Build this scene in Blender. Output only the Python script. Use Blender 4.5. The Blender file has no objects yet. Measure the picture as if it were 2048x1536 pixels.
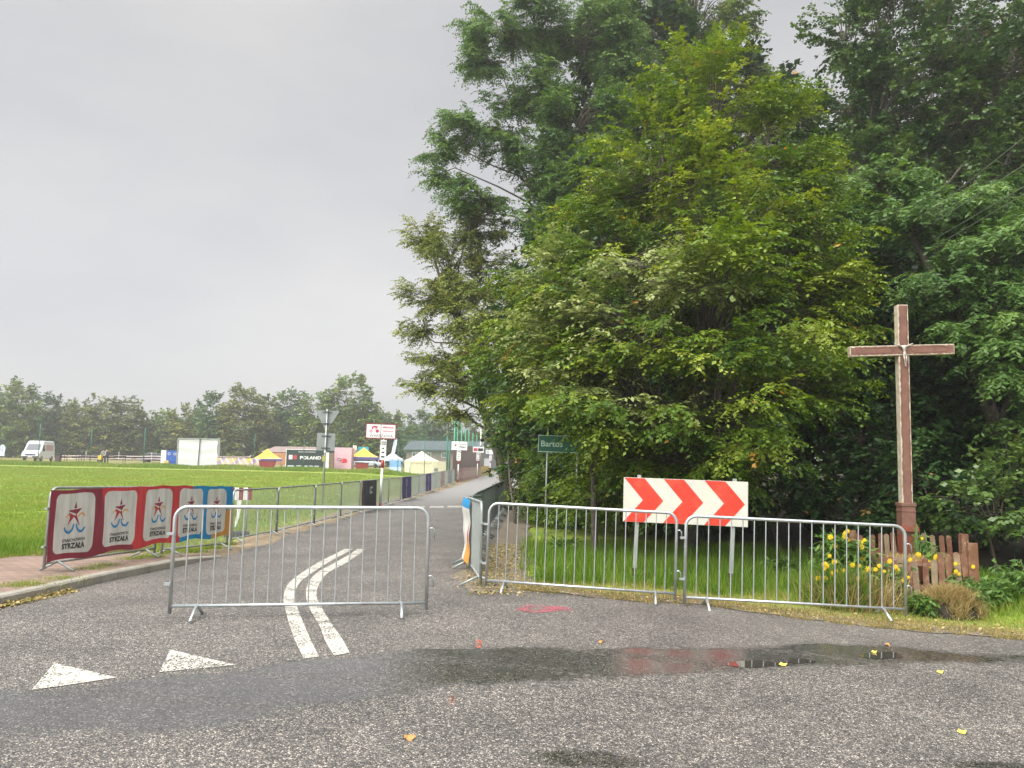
import bpy, math, random
import numpy as np
from mathutils import Vector, Matrix
R = math.radians
scene = bpy.context.scene
C = scene.collection

# ------------------------------------------------------------------ camera, world, sun, exposure
CAM_H = 1.6
FPX = 1538.0
PITCH = 0.1030
ROLL = 0.0150
cam_d = bpy.data.cameras.new('camera'); cam = bpy.data.objects.new('camera', cam_d); C.objects.link(cam)
cam_d.sensor_width = 36.0; cam_d.lens = 36.0 * FPX / 2048.0
cam_d.clip_start = 0.05; cam_d.clip_end = 3000
CAM_R = Matrix.Rotation(math.pi/2 + PITCH, 3, 'X') @ Matrix.Rotation(ROLL, 3, 'Z')
cam.matrix_world = Matrix.Translation((0, 0, CAM_H)) @ CAM_R.to_4x4()
scene.camera = cam

SUN_EL, SUN_AZ = 48.0, 215.0      # azimuth clockwise from +Y (view direction); 215 = behind, slightly left
world = bpy.data.worlds.new('World'); scene.world = world; world.use_nodes = True
wn = world.node_tree.nodes; wl = world.node_tree.links
for n in list(wn): wn.remove(n)
w_out = wn.new('ShaderNodeOutputWorld'); w_bg = wn.new('ShaderNodeBackground')
w_sky = wn.new('ShaderNodeTexSky'); w_sky.sky_type = 'NISHITA'; w_sky.sun_disc = False
w_sky.sun_elevation = R(SUN_EL); w_sky.sun_rotation = R(SUN_AZ)
w_hs = wn.new('ShaderNodeHueSaturation'); w_hs.inputs['Saturation'].default_value = 0.15
w_tc = wn.new('ShaderNodeTexCoord')
w_map = wn.new('ShaderNodeMapping'); w_map.inputs['Scale'].default_value = (1.0, 1.0, 3.0)
w_no = wn.new('ShaderNodeTexNoise'); w_no.inputs['Scale'].default_value = 1.3; w_no.inputs['Detail'].default_value = 5; w_no.inputs['Roughness'].default_value = 0.5
w_cr = wn.new('ShaderNodeValToRGB')
w_cr.color_ramp.elements[0].position = 0.36; w_cr.color_ramp.elements[0].color = (0.73, 0.75, 0.79, 1)
w_cr.color_ramp.elements[1].position = 0.64; w_cr.color_ramp.elements[1].color = (1.03, 1.01, .985, 1)
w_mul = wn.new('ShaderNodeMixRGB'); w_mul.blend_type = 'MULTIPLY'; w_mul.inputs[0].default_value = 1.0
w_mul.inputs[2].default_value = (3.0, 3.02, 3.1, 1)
w_mix = wn.new('ShaderNodeMixRGB'); w_mix.inputs[0].default_value = 0.9
wl.new(w_sky.outputs[0], w_hs.inputs['Color']); wl.new(w_hs.outputs[0], w_mix.inputs[1])
wl.new(w_tc.outputs['Generated'], w_map.inputs[0]); wl.new(w_map.outputs[0], w_no.inputs['Vector'])
wl.new(w_no.outputs['Fac'], w_cr.inputs[0]); wl.new(w_cr.outputs[0], w_mul.inputs[1]); wl.new(w_mul.outputs[0], w_mix.inputs[2])
# overcast sky: the cloud deck is boosted out of frame, overhead and round the hidden sun, to add light
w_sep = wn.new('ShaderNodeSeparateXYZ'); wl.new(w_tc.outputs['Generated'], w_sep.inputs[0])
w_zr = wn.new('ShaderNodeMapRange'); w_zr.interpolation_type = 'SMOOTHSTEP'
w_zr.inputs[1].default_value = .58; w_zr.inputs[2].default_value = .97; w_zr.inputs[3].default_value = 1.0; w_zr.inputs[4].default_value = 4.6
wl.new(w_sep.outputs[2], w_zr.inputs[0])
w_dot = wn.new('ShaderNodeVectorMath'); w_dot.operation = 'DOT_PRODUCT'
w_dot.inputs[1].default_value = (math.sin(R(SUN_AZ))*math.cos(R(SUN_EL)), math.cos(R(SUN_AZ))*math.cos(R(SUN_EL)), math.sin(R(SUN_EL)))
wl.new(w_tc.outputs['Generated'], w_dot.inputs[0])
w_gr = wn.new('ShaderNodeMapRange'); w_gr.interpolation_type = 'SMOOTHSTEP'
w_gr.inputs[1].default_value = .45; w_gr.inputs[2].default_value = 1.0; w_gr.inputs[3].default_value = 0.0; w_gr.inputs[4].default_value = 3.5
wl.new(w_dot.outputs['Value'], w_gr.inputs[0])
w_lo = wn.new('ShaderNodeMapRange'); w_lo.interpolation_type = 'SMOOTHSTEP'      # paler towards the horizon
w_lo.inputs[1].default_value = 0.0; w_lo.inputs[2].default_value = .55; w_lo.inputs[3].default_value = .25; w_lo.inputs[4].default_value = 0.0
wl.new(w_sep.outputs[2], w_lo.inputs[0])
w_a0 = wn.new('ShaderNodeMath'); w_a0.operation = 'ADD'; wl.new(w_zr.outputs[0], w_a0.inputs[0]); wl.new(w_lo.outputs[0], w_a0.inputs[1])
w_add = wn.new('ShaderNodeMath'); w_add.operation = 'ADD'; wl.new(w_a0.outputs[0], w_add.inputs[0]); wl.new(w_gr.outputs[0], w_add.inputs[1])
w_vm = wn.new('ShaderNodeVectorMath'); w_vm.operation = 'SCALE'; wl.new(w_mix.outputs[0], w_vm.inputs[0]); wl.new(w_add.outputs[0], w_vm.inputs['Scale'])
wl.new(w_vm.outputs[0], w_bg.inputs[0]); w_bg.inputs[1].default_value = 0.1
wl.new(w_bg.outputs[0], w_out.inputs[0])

sun_d = bpy.data.lights.new('sun', 'SUN'); sun_d.energy = 1.5; sun_d.angle = R(25); sun_d.color = (1.0, 0.96, 0.88)
sun = bpy.data.objects.new('sun', sun_d); C.objects.link(sun)
_sd = Vector((math.sin(R(SUN_AZ))*math.cos(R(SUN_EL)), math.cos(R(SUN_AZ))*math.cos(R(SUN_EL)), math.sin(R(SUN_EL))))
sun.rotation_euler = _sd.to_track_quat('Z', 'Y').to_euler()
sun.location = (-20, -30, 40)
scene.view_settings.view_transform = 'Standard'; scene.view_settings.look = 'None'
scene.view_settings.gamma = 1.0; scene.view_settings.exposure = 1.15
scene.render.engine = 'CYCLES'
scene.cycles.max_bounces = 5; scene.cycles.diffuse_bounces = 3; scene.cycles.glossy_bounces = 2
scene.cycles.transmission_bounces = 3; scene.cycles.transparent_max_bounces = 8; scene.cycles.volume_bounces = 0
scene.cycles.sample_clamp_indirect = 4.0

# ------------------------------------------------------------------ terrain and pixel lookup
def smooth(a, b, v):
    t = np.clip((np.asarray(v, float) - a) / (b - a), 0, 1)
    return t*t*(3-2*t)
_zy = [-60, 6, 8, 10, 14, 18, 23, 30, 37, 60, 120, 400]
_zz = [.02, .03, .03, 0, -.08, -.11, -.12, -.15, -.14, 0, .10, .6]
def hgt(x, y):
    x = np.asarray(x, float); y = np.asarray(y, float)
    z = np.interp(y, _zy, _zz)
    z = z - .038*np.clip(x, 0, 12)*(1 - smooth(18, 40, y))
    d = -5.6 + .012*y - x
    z = z + .52*smooth(14, 88, y)*smooth(1, 13, d) + .009*np.clip(d-14, 0, 120)*smooth(20, 100, y)
    z = z + .30*smooth(.4, 5, x - (0.3+.004*y) )*smooth(12, 20, y)
    return z
def hz(x, y): return float(hgt(x, y))
def ray(px, py):
    v = CAM_R @ Vector(((px-1024)/FPX, -(py-768)/FPX, -1.0))
    return v
def P(px, py, d):
    v = ray(px, py); s = d / v.y
    return Vector((v.x*s, d, CAM_H + v.z*s))
def G(px, py, up=0.0):
    v = ray(px, py); v = v / v.y
    lo, st = .5, .25
    y = lo
    while y < 400:
        if CAM_H + v.z*y - up < hz(v.x*y, y): break
        y += st
    a, b = y-st, y
    for _ in range(25):
        m = (a+b)/2
        if CAM_H + v.z*m - up < hz(v.x*m, m): b = m
        else: a = m
    return Vector((v.x*b, b, hz(v.x*b, b) + up))
def XD(px, d): return P(px, 920, d).x        # world X of a pixel column at distance d

# ------------------------------------------------------------------ materials
MATS = {}
def new_mat(name):
    m = bpy.data.materials.new(name); m.use_nodes = True
    for n in list(m.node_tree.nodes): m.node_tree.nodes.remove(n)
    return m, m.node_tree.nodes, m.node_tree.links
def mat(name, col=None, rough=.6, metal=0.0, var=.12, scale=6.0, bump=0.0, bscale=40.0, spec=.5, dirt=None, dscale=3.0, damt=.5):
    if name in MATS: return MATS[name]
    m, N, L = new_mat(name)
    o = N.new('ShaderNodeOutputMaterial'); b = N.new('ShaderNodeBsdfPrincipled')
    L.new(b.outputs[0], o.inputs[0])
    b.inputs['Roughness'].default_value = rough; b.inputs['Metallic'].default_value = metal
    b.inputs['Specular IOR Level'].default_value = spec
    tc = N.new('ShaderNodeTexCoord'); no = N.new('ShaderNodeTexNoise'); no.inputs['Scale'].default_value = scale; no.inputs['Detail'].default_value = 5
    L.new(tc.outputs['Object'], no.inputs['Vector'])
    cr = N.new('ShaderNodeValToRGB'); L.new(no.outputs['Fac'], cr.inputs[0])
    c = col
    cr.color_ramp.elements[0].position = .3; cr.color_ramp.elements[1].position = .7
    cr.color_ramp.elements[0].color = (c[0]*(1-var), c[1]*(1-var), c[2]*(1-var), 1)
    cr.color_ramp.elements[1].color = (min(1, c[0]*(1+var)), min(1, c[1]*(1+var)), min(1, c[2]*(1+var)), 1)
    last = cr.outputs[0]
    if dirt:
        n2 = N.new('ShaderNodeTexNoise'); n2.inputs['Scale'].default_value = dscale; n2.inputs['Detail'].default_value = 8; n2.inputs['Roughness'].default_value = .7
        L.new(tc.outputs['Object'], n2.inputs['Vector'])
        r2 = N.new('ShaderNodeValToRGB'); r2.color_ramp.elements[0].position = .5; r2.color_ramp.elements[1].position = .68
        r2.color_ramp.elements[0].color = (0, 0, 0, 1); r2.color_ramp.elements[1].color = (damt, damt, damt, 1)
        L.new(n2.outputs['Fac'], r2.inputs[0])
        mx = N.new('ShaderNodeMixRGB'); mx.inputs[2].default_value = (*dirt, 1)
        L.new(r2.outputs[0], mx.inputs[0]); L.new(last, mx.inputs[1]); last = mx.outputs[0]
    L.new(last, b.inputs['Base Color'])
    if bump:
        n3 = N.new('ShaderNodeTexNoise'); n3.inputs['Scale'].default_value = bscale; n3.inputs['Detail'].default_value = 4
        L.new(tc.outputs['Object'], n3.inputs['Vector'])
        bp = N.new('ShaderNodeBump'); bp.inputs['Strength'].default_value = bump; bp.inputs['Distance'].default_value = .02
        L.new(n3.outputs['Fac'], bp.inputs['Height']); L.new(bp.outputs[0], b.inputs['Normal'])
    MATS[name] = m
    return m
def leaf_mat(name, stops, trans=.28, rough=.5, spec=.35):
    if name in MATS: return MATS[name]
    m, N, L = new_mat(name)
    o = N.new('ShaderNodeOutputMaterial'); b = N.new('ShaderNodeBsdfPrincipled'); t = N.new('ShaderNodeBsdfTranslucent')
    a = N.new('ShaderNodeAttribute'); a.attribute_name = 'tint'
    cr = N.new('ShaderNodeValToRGB'); L.new(a.outputs['Fac'], cr.inputs[0])
    els = cr.color_ramp.elements
    while len(els) < len(stops): els.new(.5)
    for e, (p, c) in zip(els, stops): e.position = p; e.color = (*c, 1)
    L.new(cr.outputs[0], b.inputs['Base Color'])
    b.inputs['Roughness'].default_value = rough; b.inputs['Specular IOR Level'].default_value = spec
    hs = N.new('ShaderNodeHueSaturation'); hs.inputs['Hue'].default_value = .485; hs.inputs['Saturation'].default_value = 1.1; hs.inputs['Value'].default_value = 1.3
    L.new(cr.outputs[0], hs.inputs['Color']); L.new(hs.outputs[0], t.inputs['Color'])
    mx = N.new('ShaderNodeMixShader'); mx.inputs[0].default_value = trans
    L.new(b.outputs[0], mx.inputs[1]); L.new(t.outputs[0], mx.inputs[2]); L.new(mx.outputs[0], o.inputs[0])
    MATS[name] = m
    return m
def vcol_mat(name, rough=.7, bump=.15):
    m, N, L = new_mat(name)
    o = N.new('ShaderNodeOutputMaterial'); b = N.new('ShaderNodeBsdfPrincipled')
    a = N.new('ShaderNodeAttribute'); a.attribute_name = 'print'
    tc = N.new('ShaderNodeTexCoord'); no = N.new('ShaderNodeTexNoise'); no.inputs['Scale'].default_value = 7; no.inputs['Detail'].default_value = 6
    mp = N.new('ShaderNodeMapping'); mp.inputs['Scale'].default_value = (1, 1, .35)
    L.new(tc.outputs['Object'], mp.inputs[0]); L.new(mp.outputs[0], no.inputs['Vector'])
    cr = N.new('ShaderNodeValToRGB'); cr.color_ramp.elements[0].position = .3; cr.color_ramp.elements[0].color = (.78, .77, .74, 1)
    cr.color_ramp.elements[1].position = .65; cr.color_ramp.elements[1].color = (1, 1, 1, 1)
    L.new(no.outputs['Fac'], cr.inputs[0])
    mx = N.new('ShaderNodeMixRGB'); mx.blend_type = 'MULTIPLY'; mx.inputs[0].default_value = 1
    L.new(a.outputs['Color'], mx.inputs[1]); L.new(cr.outputs[0], mx.inputs[2]); L.new(mx.outputs[0], b.inputs['Base Color'])
    b.inputs['Roughness'].default_value = rough
    L.new(b.outputs[0], o.inputs[0])
    return m

STEEL = mat('galvanised_steel', (.50, .53, .54), .38, .75, .12, 12, dirt=(.28, .24, .19), dscale=5, damt=.5)
STEEL_D = mat('dull_galvanised_steel', (.33, .36, .34), .5, .5, .15, 8, dirt=(.18, .15, .12), dscale=4, damt=.5)
GREENSTEEL = mat('weathered_dark_steel', (.20, .24, .23), .5, .5, .15, 8, dirt=(.16, .14, .1), dscale=4, damt=.5)
SIGN_BACK = mat('grey_sign_back', (.24, .26, .26), .55, .2, .1, 4)
WHITE = mat('white_paint', (.78, .78, .76), .45, 0, .05, 3, dirt=(.5, .5, .42), dscale=3, damt=.4)
SIGNWHITE = mat('white_sheeting', (.52, .50, .44), .4, 0, .06, 5, dirt=(.55, .56, .40), dscale=4, damt=.7)
SIGNRED = mat('red_sheeting', (.58, .035, .015), .4, 0, .08, 5, dirt=(.55, .10, .05), dscale=5, damt=.6)
RED = mat('red_paint', (.42, .04, .04), .5, 0, .1, 4)
DKRED = mat('dark_red_paint', (.22, .02, .03), .5, 0, .1, 4)
BLACK = mat('black_print', (.018, .018, .02), .6, 0, .1, 4)
BARK = mat('bark', (.085, .070, .052), .9, 0, .35, 14, bump=.8, bscale=30)
WOODBROWN = mat('brown_painted_wood', (.165, .073, .035), .6, 0, .2, 9, bump=.3, bscale=60, dirt=(.33, .25, .16), dscale=9, damt=.45)

# ------------------------------------------------------------------ object helpers
def tag(o, label=None, cat=None, group=None, kind=None):
    if label: o['label'] = label
    if cat: o['category'] = cat
    if group: o['group'] = group
    if kind: o['kind'] = kind
    return o
def thing(name, loc, rz, label, cat, group=None):
    o = bpy.data.objects.new(name, None); o.empty_display_size = .2; C.objects.link(o)
    o.location = loc; o.rotation_euler = (0, 0, rz)
    return tag(o, label, cat, group)
class MB:
    def __init__(s): s.v = []; s.f = []; s.mi = []; s.sm = []
    def add(s, vs, fs, mi=0, sm=False):
        b = len(s.v); s.v += [tuple(v) for v in vs]
        s.f += [tuple(b+i for i in f) for f in fs]; s.mi += [mi]*len(fs); s.sm += [sm]*len(fs)
        return s
    def box(s, c, d, rot=None, mi=0, taper=1.0):
        hx, hy, hz_ = d[0]/2, d[1]/2, d[2]/2
        vs = []
        for z in (-1, 1):
            k = taper if z > 0 else 1
            for x, y in ((-1, -1), (1, -1), (1, 1), (-1, 1)): vs.append(Vector((x*hx*k, y*hy*k, z*hz_)))
        if rot is not None: vs = [rot @ v for v in vs]
        c = Vector(c)
        return s.add([v+c for v in vs], [(0, 3, 2, 1), (4, 5, 6, 7), (0, 1, 5, 4), (1, 2, 6, 5), (2, 3, 7, 6), (3, 0, 4, 7)], mi)
    def tube(s, pts, r, n=8, mi=0, cap=True):
        pts = [Vector(p) for p in pts]
        rs = r if isinstance(r, (list, tuple)) else [r]*len(pts)
        vs = []; up = None
        for i, p in enumerate(pts):
            t = (pts[min(i+1, len(pts)-1)] - pts[max(i-1, 0)]).normalized()
            if up is None: up = Vector((0, 0, 1)) if abs(t.z) < .9 else Vector((1, 0, 0))
            a = t.cross(up)
            if a.length < 1e-4: a = t.orthogonal()
            a.normalize(); bb = a.cross(t).normalized(); up = bb
            for k in range(n):
                an = 2*math.pi*k/n
                vs.append(p + (a*math.cos(an) + bb*math.sin(an))*rs[i])
        fs = []
        for i in range(len(pts)-1):
            for k in range(n):
                k2 = (k+1) % n
                fs.append((i*n+k, i*n+k2, (i+1)*n+k2, (i+1)*n+k))
        s.add(vs, fs, mi, True)
        if cap:
            b = len(s.v) - len(vs)
            s.f.append(tuple(b+k for k in range(n))[::-1]); s.mi.append(mi); s.sm.append(False)
            e = b+(len(pts)-1)*n
            s.f.append(tuple(e+k for k in range(n))); s.mi.append(mi); s.sm.append(False)
        return s
    def prism(s, poly, y0, y1, mi=0):           # poly in XZ, extruded along Y
        n = len(poly)
        vs = [(x, y0, z) for x, z in poly] + [(x, y1, z) for x, z in poly]
        fs = [tuple(range(n)), tuple(range(2*n-1, n-1, -1))]
        for i in range(n):
            j = (i+1) % n; fs.append((i, i+n, j+n, j))
        return s.add(vs, fs, mi)
    def build(s, name, mats, parent=None, loc=None, bevel=0.0):
        me = bpy.data.meshes.new(name); me.from_pydata(s.v, [], s.f)
        if not isinstance(mats, (list, tuple)): mats = [mats]
        for m in mats: me.materials.append(m)
        me.polygons.foreach_set('material_index', s.mi); me.polygons.foreach_set('use_smooth', s.sm)
        me.update()
        o = bpy.data.objects.new(name, me); C.objects.link(o)
        if parent: o.parent = parent
        if loc is not None: o.location = loc
        if bevel:
            md = o.modifiers.new('bevel', 'BEVEL'); md.width = bevel; md.segments = 2; md.limit_method = 'ANGLE'
        return o
def np_mesh(name, verts, faces, m, parent=None, attrs=None, smooth_=False):
    verts = np.ascontiguousarray(verts, dtype=np.float32); faces = np.ascontiguousarray(faces, dtype=np.int32)
    k = faces.shape[1]; nf = len(faces)
    me = bpy.data.meshes.new(name)
    me.vertices.add(len(verts)); me.vertices.foreach_set('co', verts.ravel())
    me.loops.add(nf*k); me.loops.foreach_set('vertex_index', faces.ravel())
    me.polygons.add(nf); me.polygons.foreach_set('loop_start', np.arange(0, nf*k, k, dtype=np.int32))
    me.polygons.foreach_set('loop_total', np.full(nf, k, dtype=np.int32))
    if smooth_: me.polygons.foreach_set('use_smooth', np.ones(nf, dtype=bool))
    for an, (dom, typ, data) in (attrs or {}).items():
        at = me.attributes.new(an, typ, dom)
        at.data.foreach_set('value' if typ == 'FLOAT' else 'color', np.ascontiguousarray(data, dtype=np.float32).ravel())
    me.materials.append(m); me.update(calc_edges=True)
    o = bpy.data.objects.new(name, me); C.objects.link(o)
    if parent: o.parent = parent
    return o
def copy_thing(o, loc=None, rz=None, label=None, group=None):
    c = o.copy(); C.objects.link(c)
    def kids(src, dst):
        for ch in src.children:
            d = ch.copy(); C.objects.link(d); d.parent = dst
            kids(ch, d)
    kids(o, c)
    if loc is not None: c.location = loc
    if rz is not None: c.rotation_euler = (0, 0, rz)
    if label: c['label'] = label
    if group: c['group'] = group
    return c
_txt = {}
def text_geo(body, bold=0.0):
    key = (body, bold)
    if key not in _txt:
        cu = bpy.data.curves.new('lettering', 'FONT'); cu.body = body; cu.size = 1; cu.offset = bold; cu.resolution_u = 3
        ob = bpy.data.objects.new('lettering', cu); C.objects.link(ob)
        dg = bpy.context.evaluated_depsgraph_get(); dg.update()
        me = bpy.data.meshes.new_from_object(ob.evaluated_get(dg))
        vs = np.array([v.co[:] for v in me.vertices]).reshape(-1, 3); fs = [tuple(p.vertices) for p in me.polygons]
        bpy.data.objects.remove(ob); bpy.data.curves.remove(cu); bpy.data.meshes.remove(me)
        _txt[key] = (vs, fs)
    return _txt[key]
def text_fit(body, cx, cz, w, h, y=0.0, bold=.01, surf=None, mirror=False):
    """vertices of lettering in the local XZ plane facing -Y, centred and fitted into w x h"""
    vs, fs = text_geo(body, bold)
    if len(vs) == 0: return [], []
    mn, mxx = vs.min(0), vs.max(0); d = np.maximum(mxx-mn, 1e-6)
    out = []
    for v in vs:
        x = cx + ((v[0]-mn[0])/d[0]-.5)*w; z = cz + ((v[1]-mn[1])/d[1]-.5)*h
        yy = y + (surf(x, z) if surf else 0)
        out.append((x, yy, z))
    return out, fs

# ================================================================== SETTING
# ---- asphalt outline
edge_px = [(491, 1102), (536, 1090), (563, 1076), (624, 1057), (686, 1040), (717, 1027), (747, 1017), (788, 1006), (850, 991), (891, 980), (929, 967), (965, 952.5)]
LE = [(-5.12, 10.0), (-4.95, 11.5)] + [tuple(G(a, b))[:2] for a, b in edge_px]
LE = sorted(LE, key=lambda p: p[1]); _ly = [p[1] for p in LE] + [130, 170]; _lx = [p[0] for p in LE] + [-2.6, -1]
RE_Y = [9.2, 10, 12, 20, 35, 60, 120, 170]; RE_X = [-.40, -.42, -.45, -.25, .1, .8, 2.6, 4.6]
def left_x(y): return np.interp(y, _ly, _lx)
def right_x(y): return np.interp(y, RE_Y, RE_X)
rv = [tuple(G(a, b))[:2] for a, b in [(1010, 1180), (1150, 1193), (1300, 1208), (1400, 1212), (1500, 1226), (1600, 1241), (1700, 1253), (1800, 1262), (1900, 1271), (2048, 1283)]]
rv = sorted(rv)
TX = [-60, -14, -8, -6, -5.3, -5.17, -5.12, -.40, -.2] + [p[0] for p in rv] + [12, 60]
TY = [4.0, 4.3, 4.8, 5.8, 7.2, 8.7, 10.0, 10.0, 9.9] + [p[1] for p in rv] + [5.2, -2]
def top_y(x): return np.interp(x, TX, TY)
# wet band edges in world metres
up_px = [(-300, 1400), (0, 1388), (200, 1374), (460, 1346), (600, 1328), (700, 1316), (850, 1304), (1024, 1298), (1300, 1302), (1480, 1300), (1600, 1292), (1750, 1291), (1850, 1304), (2048, 1316), (2400, 1330)]
lo_px = [(-300, 1535), (0, 1510), (250, 1495), (440, 1470), (600, 1440), (760, 1412), (900, 1394), (1024, 1388), (1150, 1374), (1300, 1374), (1500, 1354), (1700, 1346), (1850, 1344), (2048, 1336), (2400, 1352)]
UPW = sorted([tuple(G(a, b))[:2] for a, b in up_px]); LOW = sorted([tuple(G(a, b))[:2] for a, b in lo_px])
blob_c = G(1170, 1530); blob2 = G(2010, 1545)
def wetness(x, y):
    yu = np.interp(x, [p[0] for p in UPW], [p[1] for p in UPW]); yl = np.interp(x, [p[0] for p in LOW], [p[1] for p in LOW])
    yu = yu + .03*np.sin(x*7)+.02*np.sin(x*17+1); yl = yl + .05*np.sin(x*5+1)+.03*np.sin(x*13)
    w = smooth(-.06, .14, yu-y) * smooth(-.16, .34, y-yl)
    w = w * (1 - smooth(9, 14, np.abs(x)))
    st = .82 + .18*np.sin(x*1.7+y*9)
    b = 1 - smooth(.55, 1.25, np.hypot((x-blob_c.x)/.40, (y-blob_c.y)/.17))
    b2 = 1 - smooth(.5, 1.3, np.hypot((x-blob2.x)/.5, (y-blob2.y)/.1))
    return np.clip(np.maximum(w*st, np.maximum(b, b2)*.66), 0, 1)

# ---- ground sheet
def coords(lo, hi, fine_lo, fine_hi, fs, growth=1.16):
    c = list(np.arange(fine_lo, fine_hi+1e-6, fs)); s = fs
    while c[-1] < hi: s *= growth; c.append(min(hi, c[-1]+s))
    s = fs
    while c[0] > lo: s *= growth; c.insert(0, max(lo, c[0]-s))
    return np.array(c)
gx = coords(-400, 400, -14, 14, .5); gy = coords(-60, 420, 0, 45, .5)
X, Y = np.meshgrid(gx, gy)
Z = hgt(X, Y)
road_in = ((Y <= top_y(X)-.25) | ((Y > 9.5) & (X > left_x(Y)+.25) & (X < right_x(Y)-.25) & (Y < 160)))
rngt = np.random.default_rng(3)
Z = np.where(road_in, Z-.05, Z + .012*np.sin(X*1.7+np.sin(Y*.9)*2)*np.cos(Y*1.3))
# pavement hollow
Z = np.where((X < -5.2) & (X > -7.7) & (Y < 14.2) & (Y > 4), Z-.05, Z)
ny, nx = X.shape
idx = np.arange(nx*ny).reshape(ny, nx)
F = np.stack([idx[:-1, :-1].ravel(), idx[:-1, 1:].ravel(), idx[1:, 1:].ravel(), idx[1:, :-1].ravel()], 1)
m, N, L = new_mat('meadow_ground')
o_ = N.new('ShaderNodeOutputMaterial'); b_ = N.new('ShaderNodeBsdfPrincipled'); b_.inputs['Roughness'].default_value = .9; b_.inputs['Specular IOR Level'].default_value = .15
tc = N.new('ShaderNodeTexCoord')
n1 = N.new('ShaderNodeTexNoise'); n1.inputs['Scale'].default_value = .35; n1.inputs['Detail'].default_value = 8; n1.inputs['Roughness'].default_value = .65
n2 = N.new('ShaderNodeTexNoise'); n2.inputs['Scale'].default_value = 9; n2.inputs['Detail'].default_value = 6
mp = N.new('ShaderNodeMapping'); mp.inputs['Scale'].default_value = (.35, 1.2, 1)
L.new(tc.outputs['Object'], mp.inputs[0]); L.new(mp.outputs[0], n1.inputs['Vector']); L.new(tc.outputs['Object'], n2.inputs['Vector'])
c1 = N.new('ShaderNodeValToRGB'); e = c1.color_ramp.elements
e[0].position = .3; e[0].color = (.13, .22, .03, 1); e[1].position = .68; e[1].color = (.33, .385, .075, 1)
L.new(n1.outputs['Fac'], c1.inputs[0])
c2 = N.new('ShaderNodeValToRGB'); e = c2.color_ramp.elements
e[0].position = .3; e[0].color = (.55, .55, .5, 1); e[1].position = .7; e[1].color = (1.25, 1.25, 1.1, 1)
L.new(n2.outputs['Fac'], c2.inputs[0])
mu = N.new('ShaderNodeMixRGB'); mu.blend_type = 'MULTIPLY'; mu.inputs[0].default_value = 1
L.new(c1.outputs[0], mu.inputs[1]); L.new(c2.outputs[0], mu.inputs[2])
# mown, sandy showground beyond the meadow; bare leaf-litter under the wood
a1 = N.new('ShaderNodeAttribute'); a1.attribute_name = 'mown'
m1 = N.new('ShaderNodeMixRGB'); m1.inputs[2].default_value = (.22, .19, .085, 1); L.new(a1.outputs['Fac'], m1.inputs[0]); L.new(mu.outputs[0], m1.inputs[1])
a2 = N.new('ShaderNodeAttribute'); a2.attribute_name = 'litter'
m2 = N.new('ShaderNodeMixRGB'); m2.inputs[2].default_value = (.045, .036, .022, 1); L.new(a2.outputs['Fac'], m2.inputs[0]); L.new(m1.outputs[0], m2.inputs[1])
L.new(m2.outputs[0], b_.inputs['Base Color'])
bp = N.new('ShaderNodeBump'); bp.inputs['Strength'].default_value = .8; bp.inputs['Distance'].default_value = .05
L.new(n2.outputs['Fac'], bp.inputs['Height']); L.new(bp.outputs[0], b_.inputs['Normal']); L.new(b_.outputs[0], o_.inputs[0])
mown = smooth(84, 90, Y)*(X < 2)*.85 + .9*(1-smooth(.5, 1.7, Y-top_y(X)))*(X > -.3)*(Y < 12)
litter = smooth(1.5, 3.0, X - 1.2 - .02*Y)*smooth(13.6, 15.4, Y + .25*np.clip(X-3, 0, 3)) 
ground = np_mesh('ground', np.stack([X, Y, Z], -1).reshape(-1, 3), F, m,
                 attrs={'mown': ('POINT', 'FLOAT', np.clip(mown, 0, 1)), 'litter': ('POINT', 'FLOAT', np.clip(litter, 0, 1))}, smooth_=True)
tag(ground, kind='structure')

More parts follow.
